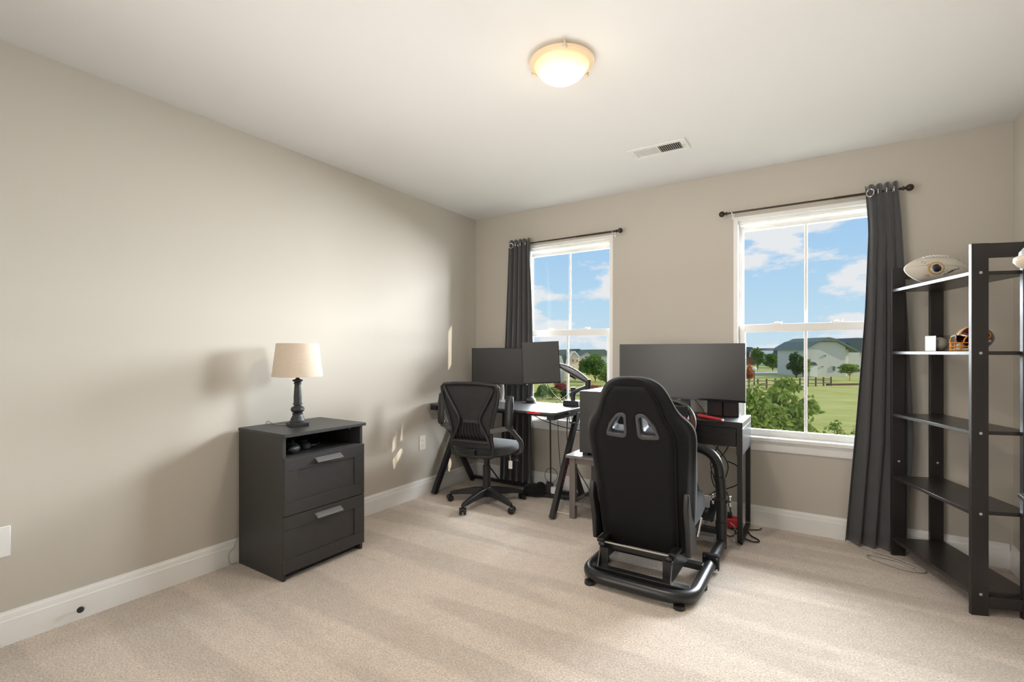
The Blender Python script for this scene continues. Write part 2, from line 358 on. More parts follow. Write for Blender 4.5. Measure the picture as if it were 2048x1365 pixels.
# door stop
t = thing('door_stop', 'small black and white door stop screwed into the left baseboard', 'door stop', (.0155,-2.915,.048))
MB().tube([(0,0,0),(.004,0,0),(.0045,0,0),(.012,0,0)], [.011,.011,.006,.005], 16).build('mount', M['white'], t)
MB().tube([(.010,0,0),(.044,-.018,.012)], .0045, 12).build('stem', M['black'], t)
MB().tube([(.042,-.017,.0115),(.046,-.019,.0125),(.055,-.023,.015),(.058,-.0245,.016)], [.008,.0125,.0125,.009], 16).build('tip', M['black'], t)

# ------------------------------------------------------------------ drawer chest with lamp
CHX0, CHX1, CHY0, CHY1, CHZ = .030, .450, -2.240, -1.730, .760
t = thing('drawer_chest', 'tall matte black two drawer chest with open cubby standing against left wall', 'chest of drawers', ((CHX0+CHX1)/2,(CHY0+CHY1)/2,0))
hx = (CHX1-CHX0)/2; hy = (CHY1-CHY0)/2
b = MB().box(-hx,hx,-hy,-hy+.018,0,CHZ-.018).box(-hx,hx,hy-.018,hy,0,CHZ-.018).box(-hx,-hx+.008,-hy+.018,hy-.018,.04,CHZ-.018).box(-hx+.008,hx-.004,-hy+.018,hy-.018,.622,.637)
b.build('carcass', M['chest'], t, bevel=.0012)
MB().box(-hx,hx+.022,-hy-.004,hy+.010,CHZ-.018,CHZ).build('top', M['chest'], t, bevel=.0015)
MB().box(hx-.06,hx-.04,-hy+.018,hy-.018,.0,.045).build('plinth', M['chest'], t)
for z0, z1 in ((.337,.634),(.042,.333)):
    d = MB(); x0 = hx+.0005; x1 = hx+.018; ya, yb = -hy+.001, hy-.001; s = .070
    d.box(x0,x1,ya,ya+s,z0+s,z1-s).box(x0,x1,yb-s,yb,z0+s,z1-s).box(x0,x1,ya,yb,z0,z0+s-.0012).box(x0,x1,ya,yb,z1-s+.0012,z1).box(x0,x0+.011,ya+s,yb-s,z0+s-.002,z1-s+.002)
    dr = d.build('drawer', M['chest'], t, bevel=.0012)
    MB().prism([(0,0),(.004,-.002),(.030,-.018),(.031,-.014),(.006,.003),(0,.004)], (x1,-.082,z1-.028), X, Z, (0,.164,0)).build('handle', M['handle'], dr)
for x_ in (.02,.12): MB().cyl((x_,hy-.018,.715),(x_,hy-.024,.715),.003,8).build('shelf_pin', M['silver'], t)
# items in cubby
t = thing('game_controller', 'black game controller lying in the open cubby of black chest', 'game controller', (.33,-2.13,.6372), math.radians(20))
MB().ball((0,0,.032),.05,20,(1.1,.75,.5)).ball((-.055,-.03,.026),.032,16,(.8,1.4,.75)).ball((.055,-.03,.026),.032,16,(.8,1.4,.75)).build('body', M['black'], t)
for s in (-1,1): MB().lathe([(.012,0),(.008,.01),(.011,.016),(.009,.019)], (s*.024,-.004,.053), 14).build('thumbstick', M['black_gloss'], t)
t = thing('headphones', 'black headphones lying deep inside the open cubby of black chest', 'headphones', (.25,-1.99,.6372), math.radians(-30))
arc = [Vector((math.cos(a)*.075, math.sin(a)*.085, .012)) for a in [PI*i/14 for i in range(15)]]
MB().tube(arc,.008,8).build('headband', M['black_gloss'], t)
for sx in (-1,1): MB().lathe([(.020,0),(.034,.004),(.034,.028),(.02,.036)], (sx*.075,0,0), 20).build('ear_cup', M['black'], t)

LX, LY = .238, -2.017
t = thing('table_lamp', 'turned black table lamp with beige linen shade standing on black chest', 'lamp', (LX,LY,CHZ), math.radians(-22))
MB().box(-.052,.052,-.052,.052,0,.020).build('foot', M['lampbody'], t, bevel=.003)
MB().lathe([(.046,.020),(.046,.025),(.040,.030),(.036,.042),(.029,.056),(.026,.064),(.029,.067),(.029,.071),(.022,.074),(.031,.080),(.037,.090),(.036,.101),(.028,.110),(.020,.114),(.020,.118),(.025,.121),(.025,.127),(.021,.131),(.0215,.16),(.0195,.20),(.0165,.236),(.021,.240),(.021,.245),(.017,.249),(.027,.256),(.029,.262),(.017,.266),(.010,.270),(.010,.300),(.014,.302),(.014,.33)], n=36).build('column', M['lampbody'], t)
MB().lathe([(.134,.283),(.1345,.286),(.1120,.468),(.1115,.471)], n=56).build('shade', M['linen'], t, solid=.003)
sp = MB()
for k_ in range(3):
    a = 2*PI*k_/3; sp.tube([(0,0,.462),(math.cos(a)*.111,math.sin(a)*.111,.462)],.0018,6)
sp.lathe([(.014,.33),(.018,.345),(.028,.375),(.030,.395),(.022,.418),(0,.428)], n=18).build('socket_and_spider', M['white'], t)
tag(MB().tube(crv([(.19,-2.03,.7632),(.14,-2.07,.7635),(.06,-2.06,.7635),(.022,-2.08,.7625),(.020,-2.12,.60),(.020,-2.20,.3),(.022,-2.255,.11),(.024,-2.29,.07),(.024,-2.285,.012),(.026,-2.25,.006)]),.0022,8).build('lamp_cord', M['greycable']),
    'thin pale lamp cord running behind the black chest to floor', 'cord')

# ------------------------------------------------------------------ curtains and rods
def rod(x0, x1, z, ends, brackets, label):
    t = thing('curtain_rod', label, 'curtain rod', ((x0+x1)/2,-.066,z))
    h = (x1-x0)/2
    MB().tube([(-h,0,0),(h*.35,0,0)],.0062,12).tube([(h*.3,0,0),(h,0,0)],.0078,12).build('rod', M['rod'], t)
    for e_ in ends:
        MB().tube([(e_*h,0,0),(e_*(h+.006),0,0),(e_*(h+.010),0,0),(e_*(h+.018),0,0)],[.011,.013,.008,.008],14).ball((e_*(h+.034),0,0),.020,18).build('finial', M['rod'], t)
    for bx in brackets:
        q = MB().tube(fillet([(bx,.0655,-.006),(bx,0,-.012),(bx,-.006,.004)],.01),.0035,8).box(bx-.009,bx+.009,.060,.0655,-.03,.02)
        q.build('bracket', M['white'], t)
rod(.45,1.42,2.131,(1,),(-.42,.455),'thin bronze curtain rod above the left window')
rod(2.225,3.175,2.143,(-1,1),(-.445,.43),'thin bronze curtain rod above the right window')
def curtain(name, label, zt, zb, xa, xb, folds, amp, lining=None, yc=-.08, seed=0):
    """xa(t), xb(t) edges with t 0 top..1 bottom"""
    rnd = random.Random(seed); nx = folds*12; nz_ = 30
    ph = [rnd.uniform(-.35,.35) for _ in range(folds+2)]; am = [rnd.uniform(.75,1.2) for _ in range(folds+2)]
    mb = MB(); V = []
    for j in range(nz_+1):
        tt = j/nz_; z = zt+(zb-zt)*tt; x0 = xa(tt); x1 = xb(tt)
        for i in range(nx+1):
            s = i/nx; f = s*folds; q = min(int(f), folds)
            k_ = .75+.25*math.cos(tt*4+q); w = math.sin(2*PI*f + ph[q]*math.sin(tt*3)) 
            y = yc + amp*am[q]*w*(.8+.3*tt)
            x = x0+(x1-x0)*s + .010*math.cos(2*PI*f*1.0+tt*2)*(.4+tt)
            zz = z + (.006*math.cos(2*PI*f+1) if j == 0 else 0) + (.006*math.sin(2*PI*f) if j == nz_ else 0)
            V.append((x, y, zz))
    F = [(j*(nx+1)+i, j*(nx+1)+i+1, (j+1)*(nx+1)+i+1, (j+1)*(nx+1)+i) for j in range(nz_) for i in range(nx)]
    t = thing(name, label, 'curtain', ((xa(1)+xb(1))/2, yc, zb))
    mb._add([Vector(v)-t.location for v in V], F)
    mb.build('drape', M['curtain'], t, smooth=80, solid=.003)
    return t
def lerp(a, b, t): return a+(b-a)*t
def pw(pts):
    def f(t):
        for (t0,v0),(t1,v1) in zip(pts, pts[1:]):
            if t <= t1: return lerp(v0, v1, (t-t0)/(t1-t0))
        return pts[-1][1]
    return f
c1 = curtain('curtain', 'charcoal curtain gathered at the left side of the left window', 2.172, .012, pw([(0,.415),(.42,.375),(1,.325)]), pw([(0,.635),(.30,.650),(.6,.66),(1,.66)]), 5, .022, seed=3, yc=-.064)
# cream lining showing on the inner edge of the drape
lm = MB(); V = []
for j in range(21):
    tt = j/20; z = 2.10-1.75*tt
    wdt = .004+.050*min(1,max(0,(tt-.05)/.55))
    if tt > .75: wdt = .054-.05*(tt-.75)/.25
    for i in range(5):
        s = i/4; V.append((.632+wdt*s+.008*math.sin(tt*6), -.056+.024*math.sin(s*4.0+tt*2), z))
F = [(j*5+i, j*5+i+1, (j+1)*5+i+1, (j+1)*5+i) for j in range(20) for i in range(4)]
lm._add([Vector(v)-c1.location for v in V], F); lm.build('lining', M['lining'], c1, smooth=80, solid=.002)
c2 = curtain('curtain', 'charcoal curtain gathered at the right window beside the corner shelf unit', 2.186, .010, pw([(0,2.995),(.12,3.01),(.35,2.992),(1,2.905)]), pw([(0,3.150),(.1,3.165),(.4,3.195),(.7,3.225),(1,3.19)]), 4, .015, seed=8, yc=-.068)
for cc, xs_, zc in ((c1,(.455,.50,.55,.60),2.131),(c2,(3.022,3.06,3.10,3.135),2.143)):
    for i, gx in enumerate(xs_):
        ring = [Vector((gx, -.066+.020*math.cos(a), zc+.020*math.sin(a)))-cc.location for a in [2*PI*k_/20 for k_ in range(20)]]
        if i == 0:
            R_ = Matrix.Rotation(math.radians(35 if cc is c1 else -32),3,'Z'); c_ = Vector((gx,-.088,zc-.004))-cc.location
            ring = [c_ + R_ @ Vector((.020*math.cos(a),0,.022*math.sin(a))) for a in [2*PI*k_/20 for k_ in range(20)]]
        MB().tube(ring,.0035,8,closed=True).build('grommet', M['chrome'], cc)

# ------------------------------------------------------------------ office chair
t = thing('office_chair', 'black mesh back office chair with flipped up armrests at the black desk', 'office chair', (.58,-.63,0), math.radians(7))
def mirx(f):
    for s in (-1,1): f(s)
base = MB(); base.lathe([(.032,.058),(.036,.07),(.036,.125),(.028,.135)], n=24)
for k_ in range(5):
    a = math.radians(-97+72*k_); d = Vector((math.cos(a), math.sin(a), 0)); n_ = Vector((-d.y, d.x, 0))
    pr_ = [(.025,.128,.068,.030),(.10,.122,.072,.026),(.20,.102,.066,.021),(.285,.082,.055,.017),(.305,.072,.055,.013)]
    vs = []
    for r, zt, zb, w in pr_:
        for sx, z in ((-1,zb),(1,zb),(.8,zt),(-.8,zt)): vs.append(d*r+n_*(w*sx)+Z*z)
    fs = [(i*4+j, i*4+(j+1)%4, (i+1)*4+(j+1)%4, (i+1)*4+j) for i in range(4) for j in range(4)]+[(3,2,1,0),(16,17,18,19)]
    base._add(vs, fs)
base.build('star_base', M['black'], t, bevel=.003)
for k_ in range(5):
    a = math.radians(-97+72*k_); d = Vector((math.cos(a), math.sin(a), 0)); c = d*.297
    rr = Matrix.Rotation(a+.6,4,'Z')
    cs = MB(); ax = rr @ Vector((0,1,0)); c2_ = c + rr.to_3x3() @ Vector((.008,0,0))
    for sg in (-1,1):
        cc = c2_ + ax*(sg*.016) + Z*.0262
        cs.tube([cc-ax*.010, cc-ax*.008, cc+ax*.008, cc+ax*.010], [.021,.026,.026,.021], 20)
    cs.ball(c2_+Z*.036+ax*0, .021, 14, (1,1,.8)).cyl(c+Z*.045, c+Z*.075, .008, 12)
    cs.build('caster', M['black_gloss'], t)
MB().cyl((0,0,.13),(0,0,.30),.030,24).cyl((0,0,.30),(0,0,.385),.022,20).build('gas_column', M['black'], t)
MB().box(-.09,.09,-.11,.11,.372,.405).build('tilt_mechanism', M['black'], t, bevel=.006)
lv = MB().tube(crv([(.09,.02,.385),(.18,.03,.38),(.24,.02,.36)]),.005,8).ball((.245,.02,.355),.012,12,(1.4,.8,.6)); lv.build('lever', M['black'], t)
# seat
def pad(mb, w, d, z0, z1, y0=0, n=2.8, crown=.01):
    rows = [(.90,z0),(1.0,z0+.012),(1.0,(z0+z1)/2),(.985,z1-.012),(.93,z1-.002),(.6,z1+crown*.6),(.25,z1+crown)]
    K = 40; vs = []
    for s, z in rows:
        for k_ in range(K):
            a = 2*PI*k_/K; c, q = math.cos(a), math.sin(a)
            x = abs(c)**(2/n)*math.copysign(1,c)*w/2*s; y = abs(q)**(2/n)*math.copysign(1,q)*d/2*s
            zz = z - (.02*max(0,(y/(d/2)))**3 if z > z0+.02 else 0)
            vs.append((x, y+y0, zz))
    fs = [(i*K+j, i*K+(j+1)%K, (i+1)*K+(j+1)%K, (i+1)*K+j) for i in range(len(rows)-1) for j in range(K)]
    fs += [tuple(range(K))[::-1], tuple((len(rows)-1)*K+j for j in range(K))]
    mb._add(vs, fs)
q = MB(); pad(q,.50,.48,.415,.485,.02); q.build('seat', M['seatfab'], t, smooth=70)
q = MB(); pad(q,.46,.44,.402,.42,.02); q.build('seat_pan', M['black'], t, smooth=50)
# backrest (plane y about -.25, reclining slightly)
def bk(x, z, f=0): return Vector((x, -.235-(z-.45)*.10+f+.20*abs(x)**1.6*.9, z))
def mir(pts): return [(-x,z) for x,z in reversed(pts)]
right = [(.0,.956),(.12,.953),(.215,.944),(.238,.925),(.236,.87),(.222,.80),(.198,.73),(.178,.665),(.165,.61),(.168,.54),(.176,.48),(.17,.43),(.13,.418),(.0,.412)]
loop = right + [(-x,z) for x,z in reversed(right[1:-1])]
fr = MB(); fr.tube([bk(x,z) for x,z in loop], .013, 10, closed=True)
for s in (-1,1):
    P = [(.205*s,.915),(.165*s,.84),(.12*s,.765),(.088*s,.705),(.092*s,.66),(.125*s,.59),(.148*s,.545),(.155*s,.51)]
    fr.tube(crv([bk(x,z,-.012) for x,z in P],3), .0125, 8)
fr.tube([bk(x,.525,-.012) for x in (-.155,-.08,0,.08,.155)], .016, 8)
vs = []
for i in range(9):
    x = -.165+.33*i/8; vs += [bk(x,.485,-.018), bk(x,.532,-.018)]
fr._add(vs+[v+Vector((0,.014,0)) for v in vs], [(2*i,2*i+2,2*i+3,2*i+1) for i in range(8)]+[(18+2*i,18+2*i+1,18+2*i+3,18+2*i+2) for i in range(8)]+[(2*i,18+2*i,18+2*i+2,2*i+2) for i in range(8)]+[(2*i+1,2*i+3,18+2*i+3,18+2*i+1) for i in range(8)])
fr.build('back_frame', M['black'], t, smooth=50)
ms = MB(); vs = []
rz = [.948,.90,.85,.80,.73,.665,.61,.56,.52]; rw = [.20,.232,.230,.220,.197,.177,.165,.166,.168]
for z, w in zip(rz, rw):
    for i in range(11): vs.append(bk(w*(i/5-1), z, .004))
ms._add(vs, [(j*11+i, j*11+i+1, (j+1)*11+i+1, (j+1)*11+i) for j in range(8) for i in range(10)])
ms.build('back_mesh', M['net'], t, smooth=80, solid=.002)
lb = MB()
for i in range(9):
    x = -.11+.22*i/8; lb.tube(crv([bk(x*.85,.665,-.006), bk(x*1.0-.004,.61,-.006), bk(x*1.12+.004,.555,-.006)],5), .0035, 6)
vs = []
for z, w in ((.69,.07),(.66,.085),(.60,.115),(.545,.14)):
    for i in range(7): vs.append(bk(w*(i/3-1), z, -.001))
lb._add(vs, [(j*7+i, j*7+i+1, (j+1)*7+i+1, (j+1)*7+i) for j in range(3) for i in range(6)])
lb.build('lumbar_support', M['black'], t, smooth=60, solid=.003)
MB().bar((0,-.06,.39),(0,-.22,.40),.07,.02).bar((0,-.22,.395),(0,-.255,.47),.07,.02).build('back_bracket', M['black'], t, bevel=.004)
for s in (-1,1):
    arm = MB().tube(crv([(s*.19,.06,.405),(s*.262,.05,.425),(s*.292,.0,.50),(s*.286,-.10,.58),(s*.283,-.165,.622)],5), [.019]*21, 10)
    arm.lathe([(.022,-.018),(.026,-.012),(.026,.012),(.022,.018)], (s*.284,-.175,.632), 20, Matrix.Rotation(PI/2,3,'Y'))
    arm.bar((s*.284,-.18,.632),(s*.16,-.245,.612),.03,.034)
    ao = arm.build('arm_support', M['gunmetal'], t, bevel=.002)
    p = MB(); pts = [(-.20,0),(-.19,.016),(-.10,.022),(.06,.02),(.085,.012),(.09,-.008),(.07,-.018),(-.15,-.016),(-.19,-.012)]
    c = Vector((s*.288,-.195,.745)); dirv = Vector((0,-.10,-1)).normalized(); nrm = Vector((0,-1,.10)).normalized()
    K = 16; vs = []
    for u_, hw, th in ((-.125,.014,.010),(-.118,.030,.014),(-.06,.036,.016),(.04,.034,.016),(.10,.028,.014),(.115,.012,.010)):
        for k_ in range(K):
            a = 2*PI*k_/K; vs.append(c + dirv*u_ + nrm*(math.cos(a)*th*1.3) + X*(math.sin(a)*hw*.95))
    p._add(vs, [(i*K+j, i*K+(j+1)%K, (i+1)*K+(j+1)%K, (i+1)*K+j) for i in range(5) for j in range(K)]+[tuple(range(K)), tuple(5*K+j for j in range(K))])
    p.build('armrest', M['black'], t, smooth=60)
MB().tube([(.21,-.02,.405),(.215,-.02,.36)],.002,6).box(.20,.23,-.022,-.018,.30,.36).build('care_tag', M['white'], t)

# ------------------------------------------------------------------ gaming desk
DX0, DX1, DY0, DY1, DZ = .03, 1.215, -.705, -.115, .757
t = thing('computer_desk', 'black computer desk with angled metal legs and red edge badge by left window', 'desk', ((DX0+DX1)/2,(DY0+DY1)/2,0))
ox, oy = t.location.x, t.location.y
hx = (DX1-DX0)/2; hy = (DY1-DY0)/2
out = [(-hx,-hy+.03),(-hx+.03,-hy),(-hx+.30,-hy),(-hx+.35,-hy+.022),(hx-.35,-hy+.022),(hx-.30,-hy),(hx-.02,-hy),(hx,-hy+.02),(hx,hy),(-hx,hy)]
MB().prism(out, (0,0,DZ-.018), X, Y, (0,0,.018)).build('desktop', M['desktop'], t, bevel=.003)
MB().box(hx-.225,hx-.115,-hy-.001,-hy+.003,DZ-.016,DZ-.003).build('edge_badge', M['red'], t, bevel=.001)
for s in (-1,1):
    xe = s*(hx-.045)
    MB().box(xe-.03,xe+.03,-hy+.02,hy-.04,DZ-.055,DZ-.0185).build('side_rail', M['black_metal'], t, bevel=.002)
    xo = s*(hx-.04)
    MB().bar((xo,-hy+.035,.006),(xo,hy-.14,DZ-.055),.032,.050,(0,1,0)).build('front_leg', M['black_metal'], t, bevel=.002)
    MB().bar((xo,hy-.02,.006),(xo,hy-.275,.40),.030,.046,(0,1,0)).build('rear_leg', M['black_metal'], t, bevel=.002)
MB().box(-hx+.02,hx-.02,hy-.045,hy-.01,.028,.052).build('floor_bar', M['black_metal'], t, bevel=.003)
MB().box(-hx+.09,hx-.09,-hy+.07,-hy+.10,DZ-.04,DZ-.0185).box(-hx+.09,hx-.09,hy-.10,hy-.07,DZ-.04,DZ-.0185).build('cross_rail', M['black_metal'], t)
for s in (-1,1): MB().tube([(s*(hx-.10),-hy+.12,DZ-.03),(s*(hx-.33),hy-.03,.055)],.006,8).build('brace_rod', M['black_metal'], t)
# red letter-like strokes on the right front leg
lg = MB(); a0 = Vector((hx-.04+.0172,-hy+.035,.006)); a1 = Vector((hx-.04+.0172,hy-.14,DZ-.055)); dl = (a1-a0).normalized(); nn = X.cross(dl)
for ss in ((.30,.44),(.50,.60)):
    s0 = ss[0]
    rr = random.Random(5)
    while s0 < ss[1]:
        p = a0.lerp(a1, s0); w = .010
        lg.bar(p-nn*w, p+nn*w, .0012, .003, dl) if rr.random() < .5 else lg.bar(p-nn*w+dl*.004, p+nn*w-dl*.006, .0012, .003, dl)
        if rr.random() < .6: lg.bar(p-nn*w, p-nn*w+dl*.011, .0012,.003, nn)
        s0 += .019
LT = M['red']; lg.build('leg_lettering', LT, t, smooth=0)

# wire cup holder hanging at right edge
t = thing('cup_holder', 'thin black wire cup holder hanging from right edge of the desk', 'cup holder', (1.252,-.47,.665))
w = MB(); 
for z, r in ((.078,.045),(.0,.036)): w.tube([(math.cos(2*PI*k_/24)*r, math.sin(2*PI*k_/24)*r, z) for k_ in range(24)], .0022, 8, closed=True)
for k_ in range(8):
    a = 2*PI*k_/8; w.tube([(math.cos(a)*.045, math.sin(a)*.045,.078),(math.cos(a)*.036, math.sin(a)*.036,0)],.0018,6)
w.tube([(-.036,0,0),(.036,0,0)],.0018,6).tube([(0,-.036,0),(0,.036,0)],.0018,6)
w.box(-.050,-.040,-.02,.02,.055,.080)
w.build('wire_basket', M['black_metal'], t)

# monitors
t = thing('monitor', 'flat black monitor on a silver stand, leftmost on the desk', 'monitor', (.43,-.24,.7575), math.radians(-1))
MB().box(-.287,.287,-.012,.004,.150,.458).build('screen', M['screen'], t, bevel=.002)
MB().box(-.288,.288,-.0135,-.012,.148,.157).box(-.288,-.284,-.0135,-.012,.148,.46).box(.284,.288,-.0135,-.012,.148,.46).box(-.288,.288,-.0135,-.012,.455,.46).build('bezel', M['black_gloss'], t)
MB().box(-.20,.20,.004,.03,.18,.42).build('rear_housing', M['black'], t, bevel=.012)
MB().lathe([(.10,0),(.10,.006),(.03,.010)], (0,.02,0), 36).tube(crv([(0,.055,.009),(0,.06,.08),(0,.045,.18)]),.014,12).box(-.03,.03,.03,.05,.16,.26).build('stand', M['silver'], t)
# second monitor on arm
mc = Vector((.925,-.385,1.10)); my = math.radians(33)
t = thing('monitor', 'tilted black monitor held by a desk arm, right of the flat monitor', 'monitor', (mc.x,mc.y,mc.z), my)
TT = Matrix.Rotation(math.radians(-4),4,'X') @ Matrix.Rotation(math.radians(-2.5),4,'Y')
MB().box(-.145,.145,-.010,.006,-.163,.163,TT).build('screen', M['screen'], t, bevel=.002)
MB().box(-.146,.146,-.0115,-.010,-.165,-.155,TT).box(-.146,-.142,-.0115,-.010,-.165,.165,TT).box(.142,.146,-.0115,-.010,-.165,.165,TT).build('bezel', M['black_gloss'], t)
MB().box(-.10,.10,.006,.03,-.11,.11,TT).box(-.05,.05,.03,.045,-.05,.05,TT).build('rear_housing', M['black'], t, bevel=.006)
ab = Vector((1.115,-.20,.7575))
t = thing('monitor_arm', 'grey articulated monitor arm on a black block base by the left window', 'monitor arm', ab)
p_ = [aty(1155,800,-.2), aty(1155,778,-.2), aty(1186,764,-.25), aty(1150,748,-.30)]
MB().prism([(-.070,0),(.070,0),(.062,.042),(-.062,.042)], (0,-.05,0), X, Z, (0,.10,0)).build('base', M['black'], t, bevel=.004)
MB().cyl((0,0,.042),(0,0,.145),.019,20).tube([(0,0,.085),(0,0,.1)],.024,20).build('post', M['black'], t)
e1 = Vector((.135,-.02,.165)); 
MB().tube([(0,0,.105),(.03,-.005,.118),(.10,-.015,.148),e1],[.022,.018,.014,.014],12).build('lower_arm', M['gunmetal'], t)
MB().cyl(e1-Z*.03,e1+Z*.048,.022,20).build('elbow_joint', M['black'], t)
hd = mc-ab+Vector((.045,.085,.0))
ua = MB(); K = 14; A = e1+Z*.035; vs = []; 
for i in range(9):
    s = i/8; c = A.lerp(hd, s)+Z*(.014*math.sin(PI*s)); hh = .014+.020*math.sin(PI*min(1,s+.15)); ww = .022
    dd = (hd-A).normalized(); nn_ = dd.cross(Z).normalized()
    for k_ in range(K):
        a = 2*PI*k_/K; vs.append(c+nn_*(math.cos(a)*ww)+Z*(math.sin(a)*hh))
ua._add(vs, [(i*K+j, i*K+(j+1)%K, (i+1)*K+(j+1)%K, (i+1)*K+j) for i in range(8) for j in range(K)]+[tuple(range(K)), tuple(8*K+j for j in range(K))])
ua.build('upper_arm', M['gunmetal'], t, smooth=60)
MB().cyl(hd-Z*.03,hd+Z*.03,.018,16).build('tilt_head', M['black'], t)
t = thing('desk_speaker', 'small rounded black and silver puck on the desk below the monitors', 'speaker', (.722,-.19,.7575))
MB().lathe([(.045,0),(.046,.006),(.040,.012)], n=28).build('base', M['black'], t)
MB().lathe([(.040,.012),(.043,.020),(.034,.036),(.018,.048),(.0,.051)], n=28).build('dome', M['gunmetal'], t, smooth=70)
for P_, lab in (([(.93,-.30,.94),(.96,-.26,.86),(.99,-.20,.80),(1.00,-.125,.757),(1.01,-.095,.70),(1.0,-.08,.55)],'black cable hanging behind the tilted monitor in front of left window'),
           ([(1.10,-.19,.87),(1.03,-.17,.82),(.96,-.15,.78),(.90,-.125,.765),(.86,-.095,.72),(.84,-.09,.60)],'black cable sweeping from the monitor arm down to desk rear'),
           ([(1.12,-.17,.90),(1.00,-.15,.80),(.93,-.12,.765),(.92,-.09,.70),(.92,-.08,.5),(.93,-.075,.30),(.95,-.07,.10)],'long black cable dropping behind the desk to the floor')):
    tag(MB().tube(crv(P_),.0028,8).build('cable', M['cable']), lab, 'cable')
tag(MB().tube(crv([(.66,-.14,.69),(.74,-.10,.62),(.90,-.10,.575),(1.08,-.10,.55),(1.20,-.10,.54)]),.004,8).build('cable', M['cable']), 'thick black cable sagging under the desk in front of the window sill', 'cable')
tag(MB().tube(crv([(1.12,-.30,.70),(1.11,-.30,.55),(1.12,-.28,.42),(1.17,-.22,.25),(1.22,-.14,.10),(1.2,-.10,.05)]),.0035,8).build('cable', M['cable']), 'black cable dangling under the right end of the desk', 'cable')
# power bits under desk
t = thing('power_strip', 'black power strip with white plug lying under the desk by the back wall', 'power strip', (.98,-.20,0), math.radians(12))
MB().box(-.16,.16,-.028,.028,0.001,.032).build('body', M['black'], t, bevel=.004)
for i in range(4):
    MB().box(-.13+i*.075,-.10+i*.075,-.012,.012,.032,.034).build('socket', M['dark'], t)
t = thing('plug_adapter', 'white plug adapter standing on the power strip under the desk', 'adapter', (.955,-.206,.0345), math.radians(12))
MB().box(-.03,.03,-.022,.022,0,.055).build('body', M['white'], t, bevel=.006)
t = thing('power_adapter', 'upright black power brick with a looped cable under the desk', 'power brick', (.875,-.215,0), math.radians(20))
MB().box(-.03,.03,-.02,.02,0.001,.12,Matrix.Rotation(math.radians(18),4,'Y')).build('body', M['black'], t, bevel=.005)
MB().tube([Vector((.045+.052*math.cos(a),0,.175+.060*math.sin(a))) for a in [math.radians(-80+330*k_/20) for k_ in range(21)]],.0022,8).build('cable_loop', M['cable'], t)
t = thing('backpack', 'slumped black fabric bag on floor behind the desk under left window', 'bag', (.80,-.27,0), math.radians(5))
q = MB().ball((0,0,.055),.065,24,(1.5,.9,.84)); q.ball((.05,.01,.08),.05,20,(.9,.9,.9)); q.ball((-.05,0,.04),.045,20,(1.2,.9,.85)); q.build('body', M['suede'], t, smooth=80)
tg_ = [( [(1.02,-.17,.012),(1.06,-.24,.010),(1.12,-.20,.02),(1.20,-.16,.012),(1.27,-.2,.01)], 'tangled black cable on the floor at the desk right foot'),
       ( [(1.22,-.05,.10),(1.30,-.06,.115),(1.42,-.06,.125),(1.55,-.05,.13)], 'black cable running along the baseboard behind the grey side table'),
       ( [(1.24,-.16,.03),(1.33,-.10,.06),(1.42,-.10,.05),(1.52,-.08,.02)], 'curved black cable on floor behind the grey side table')]
for P_, lab in tg_: tag(MB().tube(crv(P_),.0035,8).build('cable', M['cable']), lab, 'cable')

# ------------------------------------------------------------------ side table and PC tower
SX0, SX1, SY0, SY1, SZ = 1.245, 1.635, -.600, -.135, .452
t = thing('side_table', 'grey brown wooden side table with slatted lower shelf under the computer tower', 'side table', ((SX0+SX1)/2,(SY0+SY1)/2,0))
hx = (SX1-SX0)/2; hy = (SY1-SY0)/2
MB().box(-hx,hx,-hy,hy,SZ-.020,SZ).build('top', M['greywood'], t, bevel=.002)
for sx in (-1,1):
    for sy in (-1,1):
        cx, cy = sx*(hx-.042), sy*(hy-.040)
        MB().box(cx-.022,cx+.022,cy-.018,cy+.018,0,SZ-.0205).build('leg', M['greywood'], t, bevel=.002)
MB().box(-hx+.064,hx-.064,-hy+.03,-hy+.048,SZ-.060,SZ-.0205).box(-hx+.064,hx-.064,hy-.048,hy-.03,SZ-.060,SZ-.0205).box(-hx+.03,-hx+.048,-hy+.058,hy-.058,SZ-.060,SZ-.0205).box(hx-.048,hx-.03,-hy+.058,hy-.058,SZ-.060,SZ-.0205).build('apron', M['greywood'], t, bevel=.001)
sh = MB().box(-hx+.064,hx-.064,-hy+.026,-hy+.044,.095,.120).box(-hx+.064,hx-.064,hy-.044,hy-.026,.095,.120).box(-hx+.030,-hx+.054,-hy+.058,hy-.058,.095,.120).box(hx-.054,hx-.030,-hy+.058,hy-.058,.095,.120).build('shelf_frame', M['greywood'], t, bevel=.001)
for k_ in range(11):
    y = -hy+.065+k_*(2*hy-.13)/10
    MB().box(-hx+.054,hx-.054,y-.009,y+.009,.103,.113).build('slat', M['greywood'], sh, bevel=.001)
t = thing('computer_tower', 'dark grey computer tower standing on grey side table behind the racing seat', 'computer', (1.475,-.345,SZ))
MB().box(-.140,.055,-.210,.205,.022,.456).build('case', M['black'], t, bevel=.002)
MB().box(-.139,.054,-.2125,-.210,.025,.452).build('front_panel', M['chest'], t, bevel=.001)
for sx in (-.105,.025):
    for sy in (-.17,.16): MB().box(sx-.02,sx+.02,sy-.025,sy+.025,0,.022).build('foot', M['black'], t)

